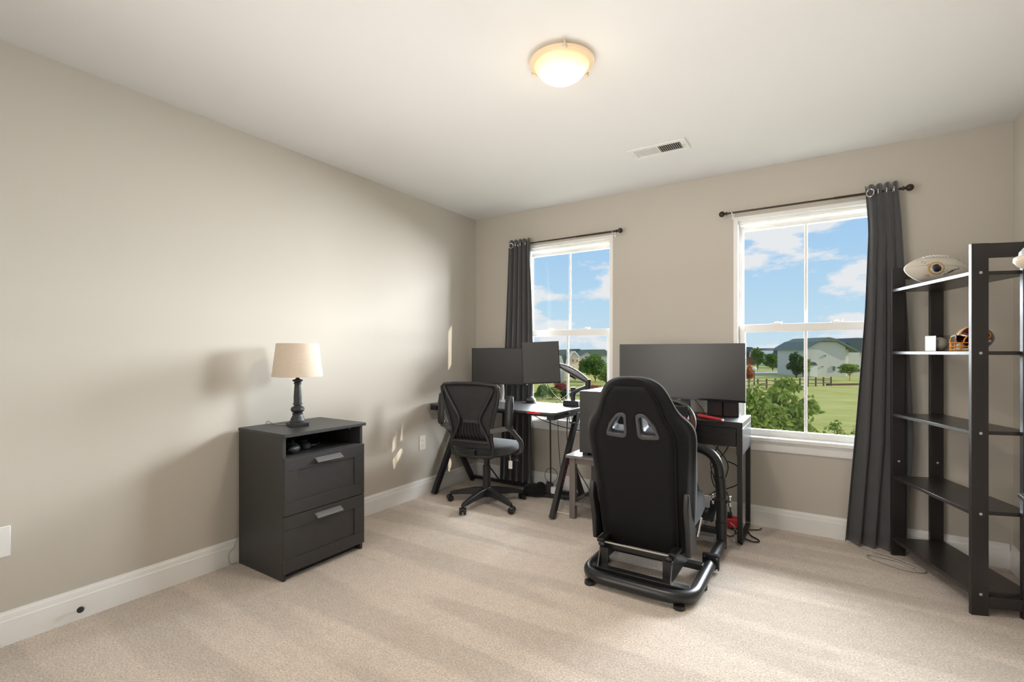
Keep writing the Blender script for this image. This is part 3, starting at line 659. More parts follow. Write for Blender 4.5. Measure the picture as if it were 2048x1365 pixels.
# ------------------------------------------------------------------ racing simulator rig
RXL, RXR, RYB = 1.742, 2.275, -1.405; RR = .030
t = thing('simulator_rig', 'black tubular racing simulator frame with pedals and chrome clamps around the seat', 'racing simulator', (2.008,-.95,0))
o_ = t.location
def loc(p): return Vector(p)-o_
zt = .046
basep = fillet([(RXL,-.62,zt),(RXL,RYB,zt),(RXR,RYB,zt),(RXR,-.62,zt)], .13, 8)
MB().tube([loc(p) for p in basep], RR, 20).build('base_tube', M['black_metal'], t, smooth=60)
hoop = fillet([(RXR,-.60,.02),(RXR,-.60,.36),(RXR-.02,-.64,.60),(RXR-.26,-.66,.625),(RXL+.26,-.66,.625),(RXL+.02,-.64,.60),(RXL,-.60,.36),(RXL,-.60,.02)], .17, 8)
MB().tube([loc(p) for p in hoop], RR*.98, 20).build('wheel_hoop', M['black_metal'], t, smooth=60)
MB().tube([loc((RXR,-.60,.135)),loc((RXR,-.60,.175))], RR+.003, 20).tube([loc((RXR-.006,-.612,.42)),loc((RXR-.012,-.622,.45))], RR+.003, 20).build('sleeve_joint', M['black_metal'], t)
for s, xx in ((1,RXR),(-1,RXL)):
    f = MB().box(-.042,.042,-.006,.006,-.036,.046, Matrix.Translation(loc((xx,-.93,zt+.004)))).box(-.042,.042,-.006,.006,-.036,.046, Matrix.Translation(loc((xx,-.915,zt+.004)))).build('flange', M['black_metal'], t, bevel=.003)
    bo = MB()
    for dx in (-.032,.032):
        for dz in (-.024,.036): bo.tube([loc((xx+dx,-.942,zt+dz)),loc((xx+dx,-.902,zt+dz))],.0065,6)
    bo.build('bolt', M['chrome'], f)
    # hinge clamps on the uprights
    c = MB().box(-.050,.050,-.018,.018,-.008,.008, Matrix.Translation(loc((xx,-.60,.302)))).lathe([(RR+.006,-.012),(RR+.006,.012)], loc((xx,-.60,.302)), 24).build('clamp', M['black_metal'], t, bevel=.002)
    bo = MB()
    for dx in (-.046,.046):
        bo.tube([loc((xx+dx,-.60,.283)),loc((xx+dx,-.60,.321))],.006,10).ball(loc((xx+dx,-.60,.326)),.010,12).ball(loc((xx+dx,-.60,.278)),.010,12)
    bo.build('bolt', M['chrome'], c)
for yy in (-1.325,-1.02):
    MB().box(RXL+.02-o_.x,RXR-.02-o_.x,yy-.022-o_.y,yy+.022-o_.y,zt-.004,zt+.026).build('seat_crossbar', M['black_metal'], t, bevel=.002)
MB().box(RXL+.02-o_.x,RXR-.02-o_.x,-.60-.022-o_.y,-.60+.022-o_.y,.10,.13).build('pedal_crossbar', M['black_metal'], t, bevel=.002)
for sx in (-1,1):
    x = 1.985+sx*.185
    MB().prism([(-1.345,zt+.026),(-.995,zt+.026),(-1.02,.185),(-1.285,.185),(-1.31,.165)], (x-.003-o_.x,-o_.y,0), Y, Z, (.006,0,0)).box(x-.045*(sx>0)-.0-o_.x-(.0 if sx>0 else -.0), x+.045*(sx<0)-o_.x, -1.315-o_.y,-1.309-o_.y, zt+.026,.165).build('seat_bracket', M['black_metal'], t)
    MB().box(x-.018-o_.x,x+.018-o_.x,-1.31-o_.y,-.90-o_.y,.186,.206).build('slide_rail', M['black_metal'], t, bevel=.002)
    MB().ball(loc((x-.015*sx,-1.325,.186)),.014,10,(1.4,1,.8)).build('rail_cap', M['black'], t)
MB().tube([loc((1.80,-1.285,.183)),loc((2.17,-1.285,.183))],.0045,8).build('release_bar', M['greycable'], t)
MB().box(1.80-o_.x,2.17-o_.x,-1.270-o_.y,-1.262-o_.y,.150,.180).build('rail_link', M['black_metal'], t)
for px_, py_ in ((RXL+.04,RYB),(RXR-.05,RYB),(RXR,-1.15),(RXL,-1.1)):
    MB().lathe([(.022,0),(.026,.003),(.026,.018)], loc((px_,py_,0)), 16).build('foot_pad', M['black'], t)
# pedal deck
pd = MB().box(1.86-o_.x,2.225-o_.x,-.010,.16,-.004,.004, Matrix.Translation((0,-.56-o_.y,.16)) @ Matrix.Rotation(math.radians(28),4,'X')).build('pedal_plate', M['black_metal'], t, bevel=.002)
for i, xx in enumerate((1.92,2.045,2.175)):
    pe = MB().bar(loc((xx,-.50,.135)), loc((xx,-.53,.25)), .022, .010).build('pedal_arm', M['chrome'], t, bevel=.002)
    MB().box(-.026,.026,-.004,.004,-.036,.036, Matrix.Translation(loc((xx,-.545,.265))) @ Matrix.Rotation(math.radians(-18),4,'X')).build('pedal_face', M['silver'], pe, bevel=.003)
    sp = MB(); sp.tube([loc((xx+.012*math.cos(a*.9),-.475+.0028*a+.0,.165+.012*math.sin(a*.9))) for a in range(22)], .0022, 6); sp.build('spring', M['chrome'], pe)
MB().box(2.135-o_.x,2.235-o_.x,-.60-o_.y,-.46-o_.y,.04,.072).tube([loc((2.15,-.47,.09)),loc((2.22,-.47,.20))],.009,10).build('pedal_bracket', M['silver'], t, bevel=.003)
# wheel deck
MB().box(1.88-o_.x,2.10-o_.x,-.72-o_.y,-.55-o_.y,.655,.667).box(1.94-o_.x,2.04-o_.x,-.70-o_.y,-.62-o_.y,.63,.655).build('wheel_deck', M['black_metal'], t, bevel=.003)
# wheel base + wheel
WC = Vector((2.032,-.80,.770))
t = thing('wheel_base', 'rounded black force feedback wheel motor mounted on the simulator hoop', 'steering wheel base', (2.0,-.62,.668))
MB().box(-.075,.075,-.075,.07,0,.05).build('foot_block', M['black'], t, bevel=.01)
MB().tube([(.02,.09,.10),(.02,.07,.10),(.02,-.07,.10),(.02,-.095,.10)],[.08,.098,.098,.085],32).build('motor_housing', M['black'], t, bevel=.003)
t = thing('steering_wheel', 'black leather racing steering wheel with cluster of red buttons behind the seat', 'steering wheel', WC)
Tw = Matrix.Rotation(math.radians(-12),3,'X')
MB().tube([Tw @ Vector((.124*math.cos(a),0,.124*math.sin(a))) for a in [2*PI*k_/48 for k_ in range(48)]], .017, 14, closed=True).build('rim', M['black'], t, smooth=60)
MB().tube([Tw @ Vector((.124*math.cos(a),0,.124*math.sin(a))) for a in [math.radians(-22+44*k_/10) for k_ in range(11)]], .0185, 14).build('grip_band', mat('brown_leather',(.07,.025,.018),.5,bump=.2), t, smooth=60)
hub = MB()
for a in (0, PI, -PI/2): hub.bar(Tw @ Vector((0,0,0)), Tw @ Vector((.112*math.cos(a),0,.112*math.sin(a))), .045, .008, (0,1,0))
hub.tube([Tw @ Vector((0,-.012,0)), Tw @ Vector((0,.09,0))],.048,28)
hub.build('hub', M['gunmetal'], t, bevel=.002)
rr = random.Random(3)
for i in range(10):
    a = math.radians(20+i*17); r_ = .062+.022*(i%2)
    c = Tw @ Vector((r_*math.cos(a)*1.0+.02, -.012, r_*math.sin(a)*.9+.012))
    MB().tube([c, c+Tw @ Vector((0,-.010,0))],.0078,12).build('button', M['red'] if i%3 != 1 else M['silver'], t)
MB().box(-.02,.10,-.011,-.005,.035,.10).build('button_plate', M['black'], t, bevel=.008)

# racing seat ----------------------------------------------------------------
SC = Vector((1.985,-1.2,.17)); REC = math.atan(.235)
t = thing('racing_seat', 'black suede racing bucket seat with two shoulder belt slots, seen from behind', 'racing seat', (1.985,-1.19,.206))
bo_ = t.location
def sb(x, z, f):       # z = world height on the rear plane, f = forward offset
    y = -1.2-(z-.17)*.235; n_ = Vector((0, math.cos(REC), math.sin(REC)*1.0))
    return Vector((1.985+x, y, z)) + n_*f - bo_
#          z     w     depth  front(centre)
prof = [(.150,.205,.060,.050),(.158,.228,.085,.065),(.20,.236,.105,.080),(.30,.240,.150,.085),(.42,.243,.185,.080),(.50,.248,.195,.075),(.58,.254,.175,.072),(.66,.262,.150,.072),(.73,.268,.150,.072),(.785,.264,.145,.072),(.825,.242,.125,.072),(.855,.215,.105,.072),(.89,.195,.092,.072),(.94,.176,.088,.074),(.985,.155,.085,.072),(1.02,.128,.078,.066),(1.045,.085,.062,.054),(1.056,.035,.042,.040)]
sec = [(0,0,0),(.45,0,0),(.74,.002,0),(.88,.012,0),(.97,.035,0),(1.0,.075,0),(1.03,-1,0),(.99,-2,0),(.90,-3,0),(.78,-4,0),(.62,-5,0),(.35,-6,0),(0,-6,0)]
def secpts(z, w, d, fc):
    out = []
    for u_, f, _ in sec:
        if f == -1: ff = d*.62
        elif f == -2: ff = d*.90
        elif f == -3: ff = d
        elif f == -4: ff = d*.93
        elif f == -5: ff = fc+(d-fc)*.35
        elif f == -6: ff = fc
        else: ff = min(f, d*.5)
        wf = 1+(.06*(d/.19) if f in (-1,-2) else 0)
        out.append((u_*w*wf, ff))
    return out
V = []; K = 24
for z, w, d, fc in prof:
    h_ = secpts(z, w, d, fc)
    ring = h_ + [(-x, f) for x, f in reversed(h_[1:-1])]
    V += [sb(x, z, f) for x, f in ring]
q = MB(); nr = len(prof)
q._add(V, [(i*K+j, i*K+(j+1)%K, (i+1)*K+(j+1)%K, (i+1)*K+j) for i in range(nr-1) for j in range(K)]+[tuple(range(K)), tuple((nr-1)*K+j for j in range(K))])
back = q.build('backrest', M['suede'], t, smooth=80, sub=2)
# rear cloth shell, slightly proud
sp_ = [(.165,.188),(.30,.192),(.45,.194),(.60,.200),(.70,.205),(.765,.203),(.81,.188),(.85,.165),(.90,.148),(.95,.132),(.99,.108),(1.015,.08)]
V = []
for z, w in sp_:
    for i in range(9): V.append(sb(w*(i/4-1)*1.0, z, -.004+ (.004 if i in (0,8) else 0)))
q = MB(); q._add(V, [(j*9+i, j*9+i+1, (j+1)*9+i+1, (j+1)*9+i) for j in range(len(sp_)-1) for i in range(8)])
shell = q.build('rear_panel', M['shell'], t, smooth=80, solid=.006)
for s in (-1,1):
    MB().tube([sb(s*w, z, -.003) for z, w in sp_], .0032, 6).build('piping', M['suede'], t)
# belt slots: cut through both, then trims
slots = []
for s in (-1,1):
    slots.append([(s*.040,.768),(s*.128,.772),(s*.110,.808),(s*.070,.868),(s*.034,.868)])
cut = MB()
for pl in slots:
    P_ = pl if pl[0][0] > 0 else pl
    vs = [sb(x, z, -.03) for x, z in P_]+[sb(x, z, .24) for x, z in P_]; n_ = len(P_)
    cut._add(vs, [tuple(range(n_)), tuple(range(2*n_-1, n_-1, -1))]+[(i, n_+i, n_+(i+1)%n_, (i+1)%n_) for i in range(n_)])
co = cut.build('cutter', M['dark'], t, smooth=0)
for o in (back, shell):
    m_ = o.modifiers.new('bool', 'BOOLEAN'); m_.operation = 'DIFFERENCE'; m_.object = co; m_.solver = 'EXACT'
bpy.context.view_layer.update(); dg = bpy.context.evaluated_depsgraph_get()
for o in (back, shell):
    nm = bpy.data.meshes.new_from_object(o.evaluated_get(dg)); o.modifiers.clear(); old = o.data; o.data = nm; bpy.data.meshes.remove(old)
bpy.data.objects.remove(co)
M['slot_trim'] = mat('slot_trim_grey', (.060,.060,.063), .45, var=.08)
for pl in slots:
    P3 = fillet([sb(x, z, -.009) for x, z in pl], .018, 4, closed=True)
    n_ = len(P3); cen = sum(P3, Vector())/n_
    V = []; V2 = []
    for p in P3:
        d = (p-cen); u_ = d.normalized(); back_n = -Vector((0, math.cos(REC), math.sin(REC)))
        V += [p-u_*.002, p-u_*.001+back_n*.004, p+u_*.014+back_n*.004, p+u_*.018-back_n*.004]; V2 += [p-u_*.002, p-u_*.002-back_n*.13]
    F = []
    for i in range(n_):
        j = (i+1)%n_
        for k_ in range(3): F.append((i*4+k_, i*4+k_+1, j*4+k_+1, j*4+k_))
    q = MB(); q._add(V, F); st = q.build('belt_slot_trim', M['slot_trim'], t, smooth=50)
    q = MB(); q._add(V2, [(i*2+1, i*2, ((i+1)%n_)*2, ((i+1)%n_)*2+1) for i in range(n_)])
    q.build('slot_liner', M['gunmetal'], st, smooth=50, solid=.001)
# cushion
q = MB(); V = []; rows = [(-1.175,.205),(-1.14,.225),(-1.0,.232),(-.85,.232),(-.74,.225),(-.70,.205)]
cs = [(-1,.215),(-1.04,.28),(-1.02,.345),(-.92,.372),(-.78,.36),(-.60,.315),(-.3,.300),(0,.298),(.3,.300),(.60,.315),(.78,.36),(.92,.372),(1.02,.345),(1.04,.28),(1,.215)]
for yy, w in rows:
    e_ = .012 if yy in (-1.175,-.70) else 0
    for u_, z in cs: V.append(Vector((1.985+u_*w, yy, z - (z-.26)*e_*14 + (yy+1.17)*.05))-bo_)
n_ = len(cs)
q._add(V, [(i*n_+j, i*n_+(j+1)%n_, (i+1)*n_+(j+1)%n_, (i+1)*n_+j) for i in range(len(rows)-1) for j in range(n_)]+[tuple(range(n_)), tuple((len(rows)-1)*n_+j for j in range(n_))])
q.build('seat_cushion', M['suede'], t, smooth=80, sub=1)
MB().box(-.215,.215,.02,.42,.0,.015).build('seat_pan', M['black_metal'], t)
# recliner covers and lever
for s in (-1,1):
    xx = s*.243
    MB().prism([(-1.285,.50),(-1.262,.485),(-1.215,.375),(-1.135,.30),(-1.10,.255),(-1.115,.215),(-1.10,.18),(-1.245,.176),(-1.262,.30),(-1.30,.42)], (xx-.012-bo_.x+1.985,-bo_.y,-bo_.z), Y, Z, (.026,0,0)).build('recliner_cover', M['gunmetal' if False else 'black'], t, bevel=.006)
MB().tube([(.262,.06,.04),(.268,.13,.12)],.007,10).build('recliner_lever', M['chrome'], t)

# ------------------------------------------------------------------ small black desk with the ultrawide monitor
KX0, KX1, KY0, KY1, KZ = 1.645, 2.372, -.468, -.052, .753
t = thing('writing_desk', 'small black brown desk with one drawer carrying the wide curved monitor', 'desk', ((KX0+KX1)/2,(KY0+KY1)/2,0))
hx = (KX1-KX0)/2; hy = (KY1-KY0)/2
MB().box(-hx,hx,-hy,hy,KZ-.036,KZ).build('desktop', M['mickewood'], t, bevel=.0015)
MB().box(hx-.034,hx,-hy,hy,.552,KZ-.0365).build('side_panel', M['mickewood'], t, bevel=.0015)
MB().box(-hx,-hx+.034,-hy,hy,.552,KZ-.0365).build('side_panel', M['mickewood'], t, bevel=.0015)
MB().box(-hx+.034,hx-.034,hy-.02,hy,.60,KZ-.0365).box(-hx+.034,hx-.034,-hy+.02,hy-.02,.60,.604).build('back_panel', M['mickewood'], t)
MB().box(-hx+.037,hx-.037,-hy+.003,-hy+.019,.600,KZ-.040).build('drawer', M['mickewood'], t, bevel=.001)
for s in (-1,1):
    x = s*(hx-.016)
    P = [(x,-hy+.017,.5515),(x,-hy+.017,.012),(x,hy-.017,.012),(x,hy-.017,.5515)]
    fp = fillet(P,.035,5); lg = MB(); V = []
    tgs = [(fp[min(i+1,len(fp)-1)]-fp[max(i-1,0)]).normalized() for i in range(len(fp))]
    for p, g in zip(fp, tgs):
        n_ = g.cross(X).normalized()
        for a_, b_ in ((-1,-1),(1,-1),(1,1),(-1,1)): V.append(p + X*(a_*.0145) + n_*(b_*.0115))
    lg._add(V, [(i*4+j, i*4+(j+1)%4, (i+1)*4+(j+1)%4, (i+1)*4+j) for i in range(len(fp)-1) for j in range(4)]+[(0,1,2,3),tuple(len(V)-4+j for j in (3,2,1,0))])
    lg.build('leg_frame', M['black_metal'], t, bevel=.001)
t = thing('monitor', 'wide curved black monitor on the small desk behind the racing seat', 'monitor', (1.957,-.255,KZ))
cm = MB(); n_ = 24; Rc = 1.45; V = []
for i in range(n_+1):
    a = (-.42+.84*i/n_)/Rc; x = Rc*math.sin(a); yb_ = -Rc*(1-math.cos(a))
    nx, ny = math.sin(a), math.cos(a)
    for f, z in ((-.008,.110),(-.008,.486),(.022,.486),(.022,.110)): V.append((x+0*nx, yb_+f, z))
cm._add(V, [(i*4+j, i*4+(j+1)%4, (i+1)*4+(j+1)%4, (i+1)*4+j) for i in range(n_) for j in range(4)]+[(0,1,2,3),(4*n_+3,4*n_+2,4*n_+1,4*n_)])
cm.build('screen', M['screen'], t, bevel=.002, smooth=40)
cm = MB(); V = []
for i in range(n_+1):
    a = (-.421+.842*i/n_)/Rc; x = Rc*math.sin(a); yb_ = -Rc*(1-math.cos(a))
    for f, z in ((-.0105,.106),(-.0105,.120),(-.008,.120),(-.008,.106)): V.append((x, yb_+f, z))
cm._add(V, [(i*4+j, i*4+(j+1)%4, (i+1)*4+(j+1)%4, (i+1)*4+j) for i in range(n_) for j in range(4)]+[(0,1,2,3),(4*n_+3,4*n_+2,4*n_+1,4*n_)])
cm.build('chin', M['black_gloss'], t, smooth=40)
MB().box(-.16,.16,.022,.05,.18,.42).build('rear_housing', M['black'], t, bevel=.015)
MB().box(-.015,.050,.055,.085,.006,.36).build('neck', M['black'], t, bevel=.004)
MB().box(-.11,.14,-.03,.12,.0005,.010).build('stand_base', M['black'], t, bevel=.003)
MB().box(0,.04,.045,.058,.2,.3).build('neck_mount', M['black'], t)
for x, lab in ((2.172,'black box speaker under the curved monitor, nearer the wheel'),(2.272,'black box speaker under the curved monitor, at the desk right end')):
    t = thing('box_speaker', lab, 'speaker', (x,-.175,KZ), 0, None)
    MB().box(-.048,.048,-.05,.05,.001,.150).build('cabinet', M['black'], t, bevel=.003)
    MB().box(-.045,.045,-.052,-.050,.004,.147).build('grille', M['black_metal'], t, bevel=.001)
t = thing('hand_tool', 'long tapering red handled tool lying on small black desk', 'tool', (2.185,-.425,KZ+.0125), math.radians(-40))
MB().tube([(-.12,0,0),(-.115,0,0),(-.05,0,0),(.10,0,-.002)],[.008,.012,.0115,.008],14).build('handle', M['red'], t, smooth=50)
MB().tube([(.10,0,-.002),(.106,0,-.002),(.110,0,-.002)],[.0078,.008,.004],14).build('cap', M['white'], t)
tag(MB().tube(crv([(1.95,-.13,.93),(1.99,-.12,.88),(2.05,-.14,.82),(2.09,-.17,.775),(2.10,-.22,.757)]),.0028,8).build('cable', M['cable']), 'short black cable under the curved monitor, curling onto the desk', 'cable')
for i, (P_, lab) in enumerate(((([(2.05,-.20,.585),(2.04,-.22,.45),(2.06,-.25,.32),(2.10,-.28,.18),(2.16,-.27,.05)]),'straight black cable hanging under the small black desk, nearest seat'),
    (([(2.20,-.15,.58),(2.14,-.18,.44),(2.17,-.22,.34),(2.25,-.22,.24),(2.27,-.20,.09)]),'black cable curving from the small desk down to red power block'),
    (([(2.26,-.12,.58),(2.22,-.14,.50),(2.14,-.16,.38),(2.18,-.2,.26),(2.30,-.2,.30),(2.33,-.18,.36),(2.30,-.16,.42),(2.24,-.14,.44)]),'looping black cable beside the right simulator upright'),
    (([(2.12,-.12,.58),(2.24,-.14,.42),(2.20,-.2,.28),(2.12,-.26,.20)]),'black cable crossing diagonally behind the simulator upright'))):
    tag(MB().tube(crv(P_),.0038,8).build('cable', M['cable']), lab, 'cable')
t = thing('power_block', 'red plastic power block on the carpet behind the small desk leg', 'power block', (2.275,-.155,0), math.radians(10))
MB().box(-.055,.055,-.035,.035,.001,.070).build('body', M['red'], t, bevel=.008)
MB().box(-.035,-.005,-.02,.02,.0705,.10).build('plug', M['black'], t, bevel=.004)
for P_, lab in (([(2.30,-.25,.008),(2.36,-.33,.008),(2.42,-.37,.008),(2.45,-.33,.008),(2.40,-.27,.008),(2.37,-.20,.008)],'black cable looping on carpet around the small desk leg'),
           ([(2.22,-.30,.01),(2.29,-.36,.012),(2.31,-.28,.02),(2.26,-.22,.016),(2.32,-.19,.012),(2.42,-.14,.010),(2.44,-.09,.010)],'tangled black cable on carpet behind the simulator upright')):
    tag(MB().tube(crv(P_),.004,8).build('cable', M['cable']), lab, 'cable')
tag(MB().tube(crv([(2.315,-.545,.16),(2.335,-.50,.12),(2.32,-.45,.07),(2.335,-.42,.02),(2.36,-.50,.008),(2.345,-.55,.008)]),.0022,8).build('cable', M['silver']), 'thin silver cable curling at the foot of the simulator upright', 'cable')

# ------------------------------------------------------------------ corner shelf unit
SA = math.radians(20)
t = thing('shelf_unit', 'tall espresso five tier shelf unit with slotted end frames beside right curtain', 'shelf unit', (3.121,-.130,0), SA)
LV = .653; WU = .257; TH = 1.671
LVL = [.096,.456,.818,1.178,1.539]
for v0, top in ((0,TH),(-LV,TH)):
    for u0 in (0,WU-.065):
        p = MB().box(u0,u0+.065,v0-.0,v0+.020,0,top).build('post', M['darkwood'], t, bevel=.0015)
        for z in LVL if v0 else (.549,):
            yy = v0-.0005 if v0 else -.0005
            MB().lathe([(.0062,0),(.0062,.0016),(.003,.0022),(.0028,.001),(0,.001)], (u0+.034,yy,z), 14, Matrix.Rotation(PI/2,3,'X')).build('screw_cap', M['silver'], p)
    MB().box(.0655,WU-.0655,v0+.001,v0+.019,top-.065,top-.001).build('cross_rail', M['darkwood'], t, bevel=.001)
    MB().box(.0655,WU-.0655,v0+.001,v0+.019,.035,.088).build('cross_rail', M['darkwood'], t, bevel=.001)
for z in LVL:
    MB().box(.002,WU-.002,-LV+.0205,-.0005,z-.0085,z+.0085).build('shelf', M['shelfwood'], t, bevel=.0012)
def onshelf(u, v, z): return Vector((3.121+u*math.cos(SA)+v*math.sin(SA), -.130+u*math.sin(SA)-v*math.cos(SA), z))
# signed football
fc = onshelf(.108,.205,LVL[4]+.0085)
t = thing('football', 'white autographed football with round gold and black emblem on top shelf', 'football', fc, math.radians(26))
FR = .075; FL = .160; CZ = FR*1.0
def fr_(s): return FR*max(0,1-abs(s)**2.05)**.72
Tt = Matrix.Rotation(math.radians(4),3,'Y')
pr_ = [(fr_(i/20-1), (i/20-1)*FL) for i in range(41)]
Tx = Tt @ Matrix.Rotation(PI/2,3,'Y')
MB().lathe(pr_, (0,0,CZ), 40, Tx).build('ball', M['ball_leather'], t, smooth=80)
def fb(s, ang, off=0):      # point on ball: s along axis -1..1, ang from top (toward viewer positive)
    r = fr_(s)+off; return Vector((0,0,CZ)) + Tt @ Vector((s*FL, -math.sin(ang)*r, math.cos(ang)*r))
lc = MB()
for k_ in range(8):
    s = -.50+k_*.095; lc.tube([fb(s,math.radians(14),.0018),fb(s,math.radians(24),.0025),fb(s,math.radians(34),.0018)],.0028,8)
lc.tube([fb(-.54+.74*i/14,math.radians(24),.0018) for i in range(15)],.0016,6)
lc.build('laces', M['white'], t)
sm = MB()
sm.tube([fb(-.70+.02*i, math.radians(24+17*math.sin(PI*min(1,i/51))), .0004) for i in range(52)],.0008,5)
for a in (80,172,-80): sm.tube([fb(-.97+1.94*i/30, math.radians(a), .0003) for i in range(31)],.0009,5)
sm.build('seam', M['greycable'], t)
# emblem: gold ring with black profile head
def emb(u, w, off=.0012): return fb(-.30+u/FL, math.radians(93)+w/.075, off)
g = MB(); V = [emb(.035*math.cos(a), .036*math.sin(a)) for a in [2*PI*k_/36 for k_ in range(36)]]+[emb(.0285*math.cos(a), .0295*math.sin(a)) for a in [2*PI*k_/36 for k_ in range(36)]]
g._add(V, [(k_,(k_+1)%36,36+(k_+1)%36,36+k_) for k_ in range(36)])
g.build('emblem_ring', M['gold'], t, solid=.0006)
hp = [(-.002,-.016),(.008,-.015),(.015,-.008),(.016,0),(.013,.008),(.006,.011),(.007,.016),(-.002,.017),(-.006,.013),(-.011,.012),(-.010,.006),(-.014,.003),(-.010,-.003),(-.008,-.010)]
g = MB(); cx_ = sum(p[0] for p in hp)/len(hp); cw_ = sum(p[1] for p in hp)/len(hp)
V = [emb(cx_*1.35,-cw_*1.35)]+[emb(p[0]*1.35,-p[1]*1.35) for p in hp]; g._add(V, [(0,1+i,1+(i+1)%len(hp)) for i in range(len(hp))])
g.build('emblem_head', M['ink'], t, solid=.0006)
g = MB(); V = [emb(-.038+.005*k_, .046+.004*math.sin(k_*2)) for k_ in range(5)]; g.tube(V,.0028,6); g.build('emblem_feather', M['gold'], t)
rr = random.Random(11)
sg = []
for (s0, a0, ln) in ((.06,110,.14),(.12,104,.16),(.20,98,.20),(-.05,118,.14),(-.62,70,.09),(-.56,82,.09),(-.66,60,.07),(-.5,94,.08),(.06,108,.12)):
    q = MB(); q.tube([fb(s0+ln*2*i/14*.5, math.radians(a0-8*i/14+4*math.sin(i*1.7)+rr.uniform(-1.5,1.5)), .0006) for i in range(15)],.0006,5)
    q.build('signature', M['ink'] if s0 > -.1 else M['greycable'], t)
q = MB(); q.tube([fb(.52+.03*i, math.radians(20+3*math.sin(i)), .0006) for i in range(9)],.0016,5); q.build('maker_mark', M['ink'], t)
# baseball in acrylic cube
bc = onshelf(.125,.20,LVL[3]+.0085)
t = thing('display_cube', 'clear acrylic cube with white window glare side holding a baseball on fourth shelf', 'display case', bc, math.radians(23.4))
c = MB(); hw = .043
for a_, b_ in (((-hw,hw,-hw,-hw+.002,.0,.084)),((-hw,hw,hw-.002,hw,0,.084)),((-hw,-hw+.002,-hw+.002,hw-.002,0,.084)),((hw-.002,hw,-hw+.002,hw-.002,0,.084)),((-hw+.002,hw-.002,-hw+.002,hw-.002,.082,.084)),((-hw+.002,hw-.002,-hw+.002,hw-.002,0,.002))) and []: pass
c.box(-hw,hw,-hw,-hw+.002,0,.084).box(-hw,hw,hw-.002,hw,0,.084).box(hw-.002,hw,-hw+.002,hw-.002,0,.084).box(-hw+.002,hw-.002,-hw+.002,hw-.002,.082,.084).box(-hw+.002,hw-.002,-hw+.002,hw-.002,0,.002)
c.build('acrylic_box', M['acrylic'], t, smooth=0)
MB().box(-hw,-hw+.0018,-hw+.002,hw-.002,.002,.082).build('glare_side', M['white'], t, smooth=0)  # window glare on this clear side, put in as an opaque white panel
t2 = thing('baseball', 'autographed white baseball inside the clear cube on the shelf', 'baseball', bc+Vector((0,0,.0025)), math.radians(20))
MB().ball((0,0,.0365),.0365,28).build('ball', M['baseball'], t2, smooth=80)
def bb(a, sg_): 
    th = a; p = Vector((math.cos(th)*.8, math.sin(th)*.8, .55*math.cos(2*th))).normalized(); return Vector((0,0,.0365))+Matrix.Rotation(.6,3,'X') @ p*.0368
MB().tube([bb(2*PI*k_/40,1) for k_ in range(40)],.0009,5,closed=True).build('stitching', M['red'], t2)
for k_ in range(4): MB().tube([Vector((0,0,.0365))+Matrix.Rotation(math.radians(-62),3,'Z') @ Vector((.0366*math.sin(b)*math.cos(e_), -.0370*math.cos(b)*math.cos(e_), .0370*math.sin(e_))) for b, e_ in [(-.5+.1*i, .35-.28*k_+.10*math.sin(i*1.9+k_)+.02*i) for i in range(11)]],.0007,5).build('signature', M['ink'], t2)
# mini helmet
hc = onshelf(.165,.375,LVL[3]+.0085)
t = thing('mini_helmet', 'burgundy mini football helmet with orange face mask on the fourth shelf', 'helmet', hc, math.radians(32)); t.scale = (1.22,1.1,1.0)
# local: -x is the front of the helmet
sh = MB(); nu, nv = 40, 22; V = []; keep = []
def hs(th, ph, k=1.0):   # th azimuth (pi = front), ph polar from top
    x = .068*math.sin(ph)*math.cos(th); y = .052*math.sin(ph)*math.sin(th); z = .060*math.cos(ph)
    if z < 0: x *= 1-.10*(-z/.06); y *= 1-.05*(-z/.06)
    return Vector((x*k, y*k, z*k))+Vector((.012,0,.064))
for j in range(nv+1):
    for i in range(nu): V.append(hs(2*PI*i/nu, PI*.86*j/nv))
F = []
for j in range(nv):
    for i in range(nu):
        th = 2*PI*(i+.5)/nu; ph = PI*.86*(j+.5)/nv; p = hs(th, ph)-Vector((.012,0,.064))
        front = -math.cos(th)
        if front > .62 and p.z < .012: continue
        if front > .25 and p.z < -.030: continue
        F.append((j*nu+i, j*nu+(i+1)%nu, (j+1)*nu+(i+1)%nu, (j+1)*nu+i))
sh._add(V, F); sh.build('shell', M['burgundy'], t, smooth=80, solid=.003)
for off, m_, wd in ((0,M['white'],.0045),(-.0095,M['orange'],.0025),(.0095,M['orange'],.0025)):
    st = MB(); V = []
    for i in range(25):
        a = -1.30+2.9*i/24; x = .0695*math.sin(a); z = .0615*math.cos(a)
        for s_ in (-wd, wd): V.append(Vector((x+.012, off+s_, z+.064)))
    st._add(V, [(2*i,2*i+1,2*i+3,2*i+2) for i in range(24)]); st.build('stripe', m_, t, smooth=80, solid=.0012)
fm = MB()
def bar_(P_, r=.0027): MB_ = crv(P_); fm.tube(MB_, r, 8)
for z, r_ in ((.042,1.0),(.024,1.0),(.006,.92)):
    bar_([(-.020,-.046*r_,z),(-.052,-.038*r_,z),(-.074,-.018,z),(-.078,0,z),(-.074,.018,z),(-.052,.038*r_,z),(-.020,.046*r_,z)])
for y in (-.026,-.009,.009,.026):
    x = -.078+abs(y)*.55
    bar_([(x,y,.006),(x-.001,y,.024),(x,y,.042)])
bar_([(-.060,-.034,.042),(-.056,-.036,.060),(-.045,-.040,.078)]); bar_([(-.060,.034,.042),(-.056,.036,.060),(-.045,.040,.078)])
bar_([(-.030,-.044,.006),(-.012,-.048,.03),(-.0,-.050,.055)]); bar_([(-.030,.044,.006),(-.012,.048,.03),(-.0,.050,.055)])
fm.build('face_mask', M['orange'], t, smooth=60)
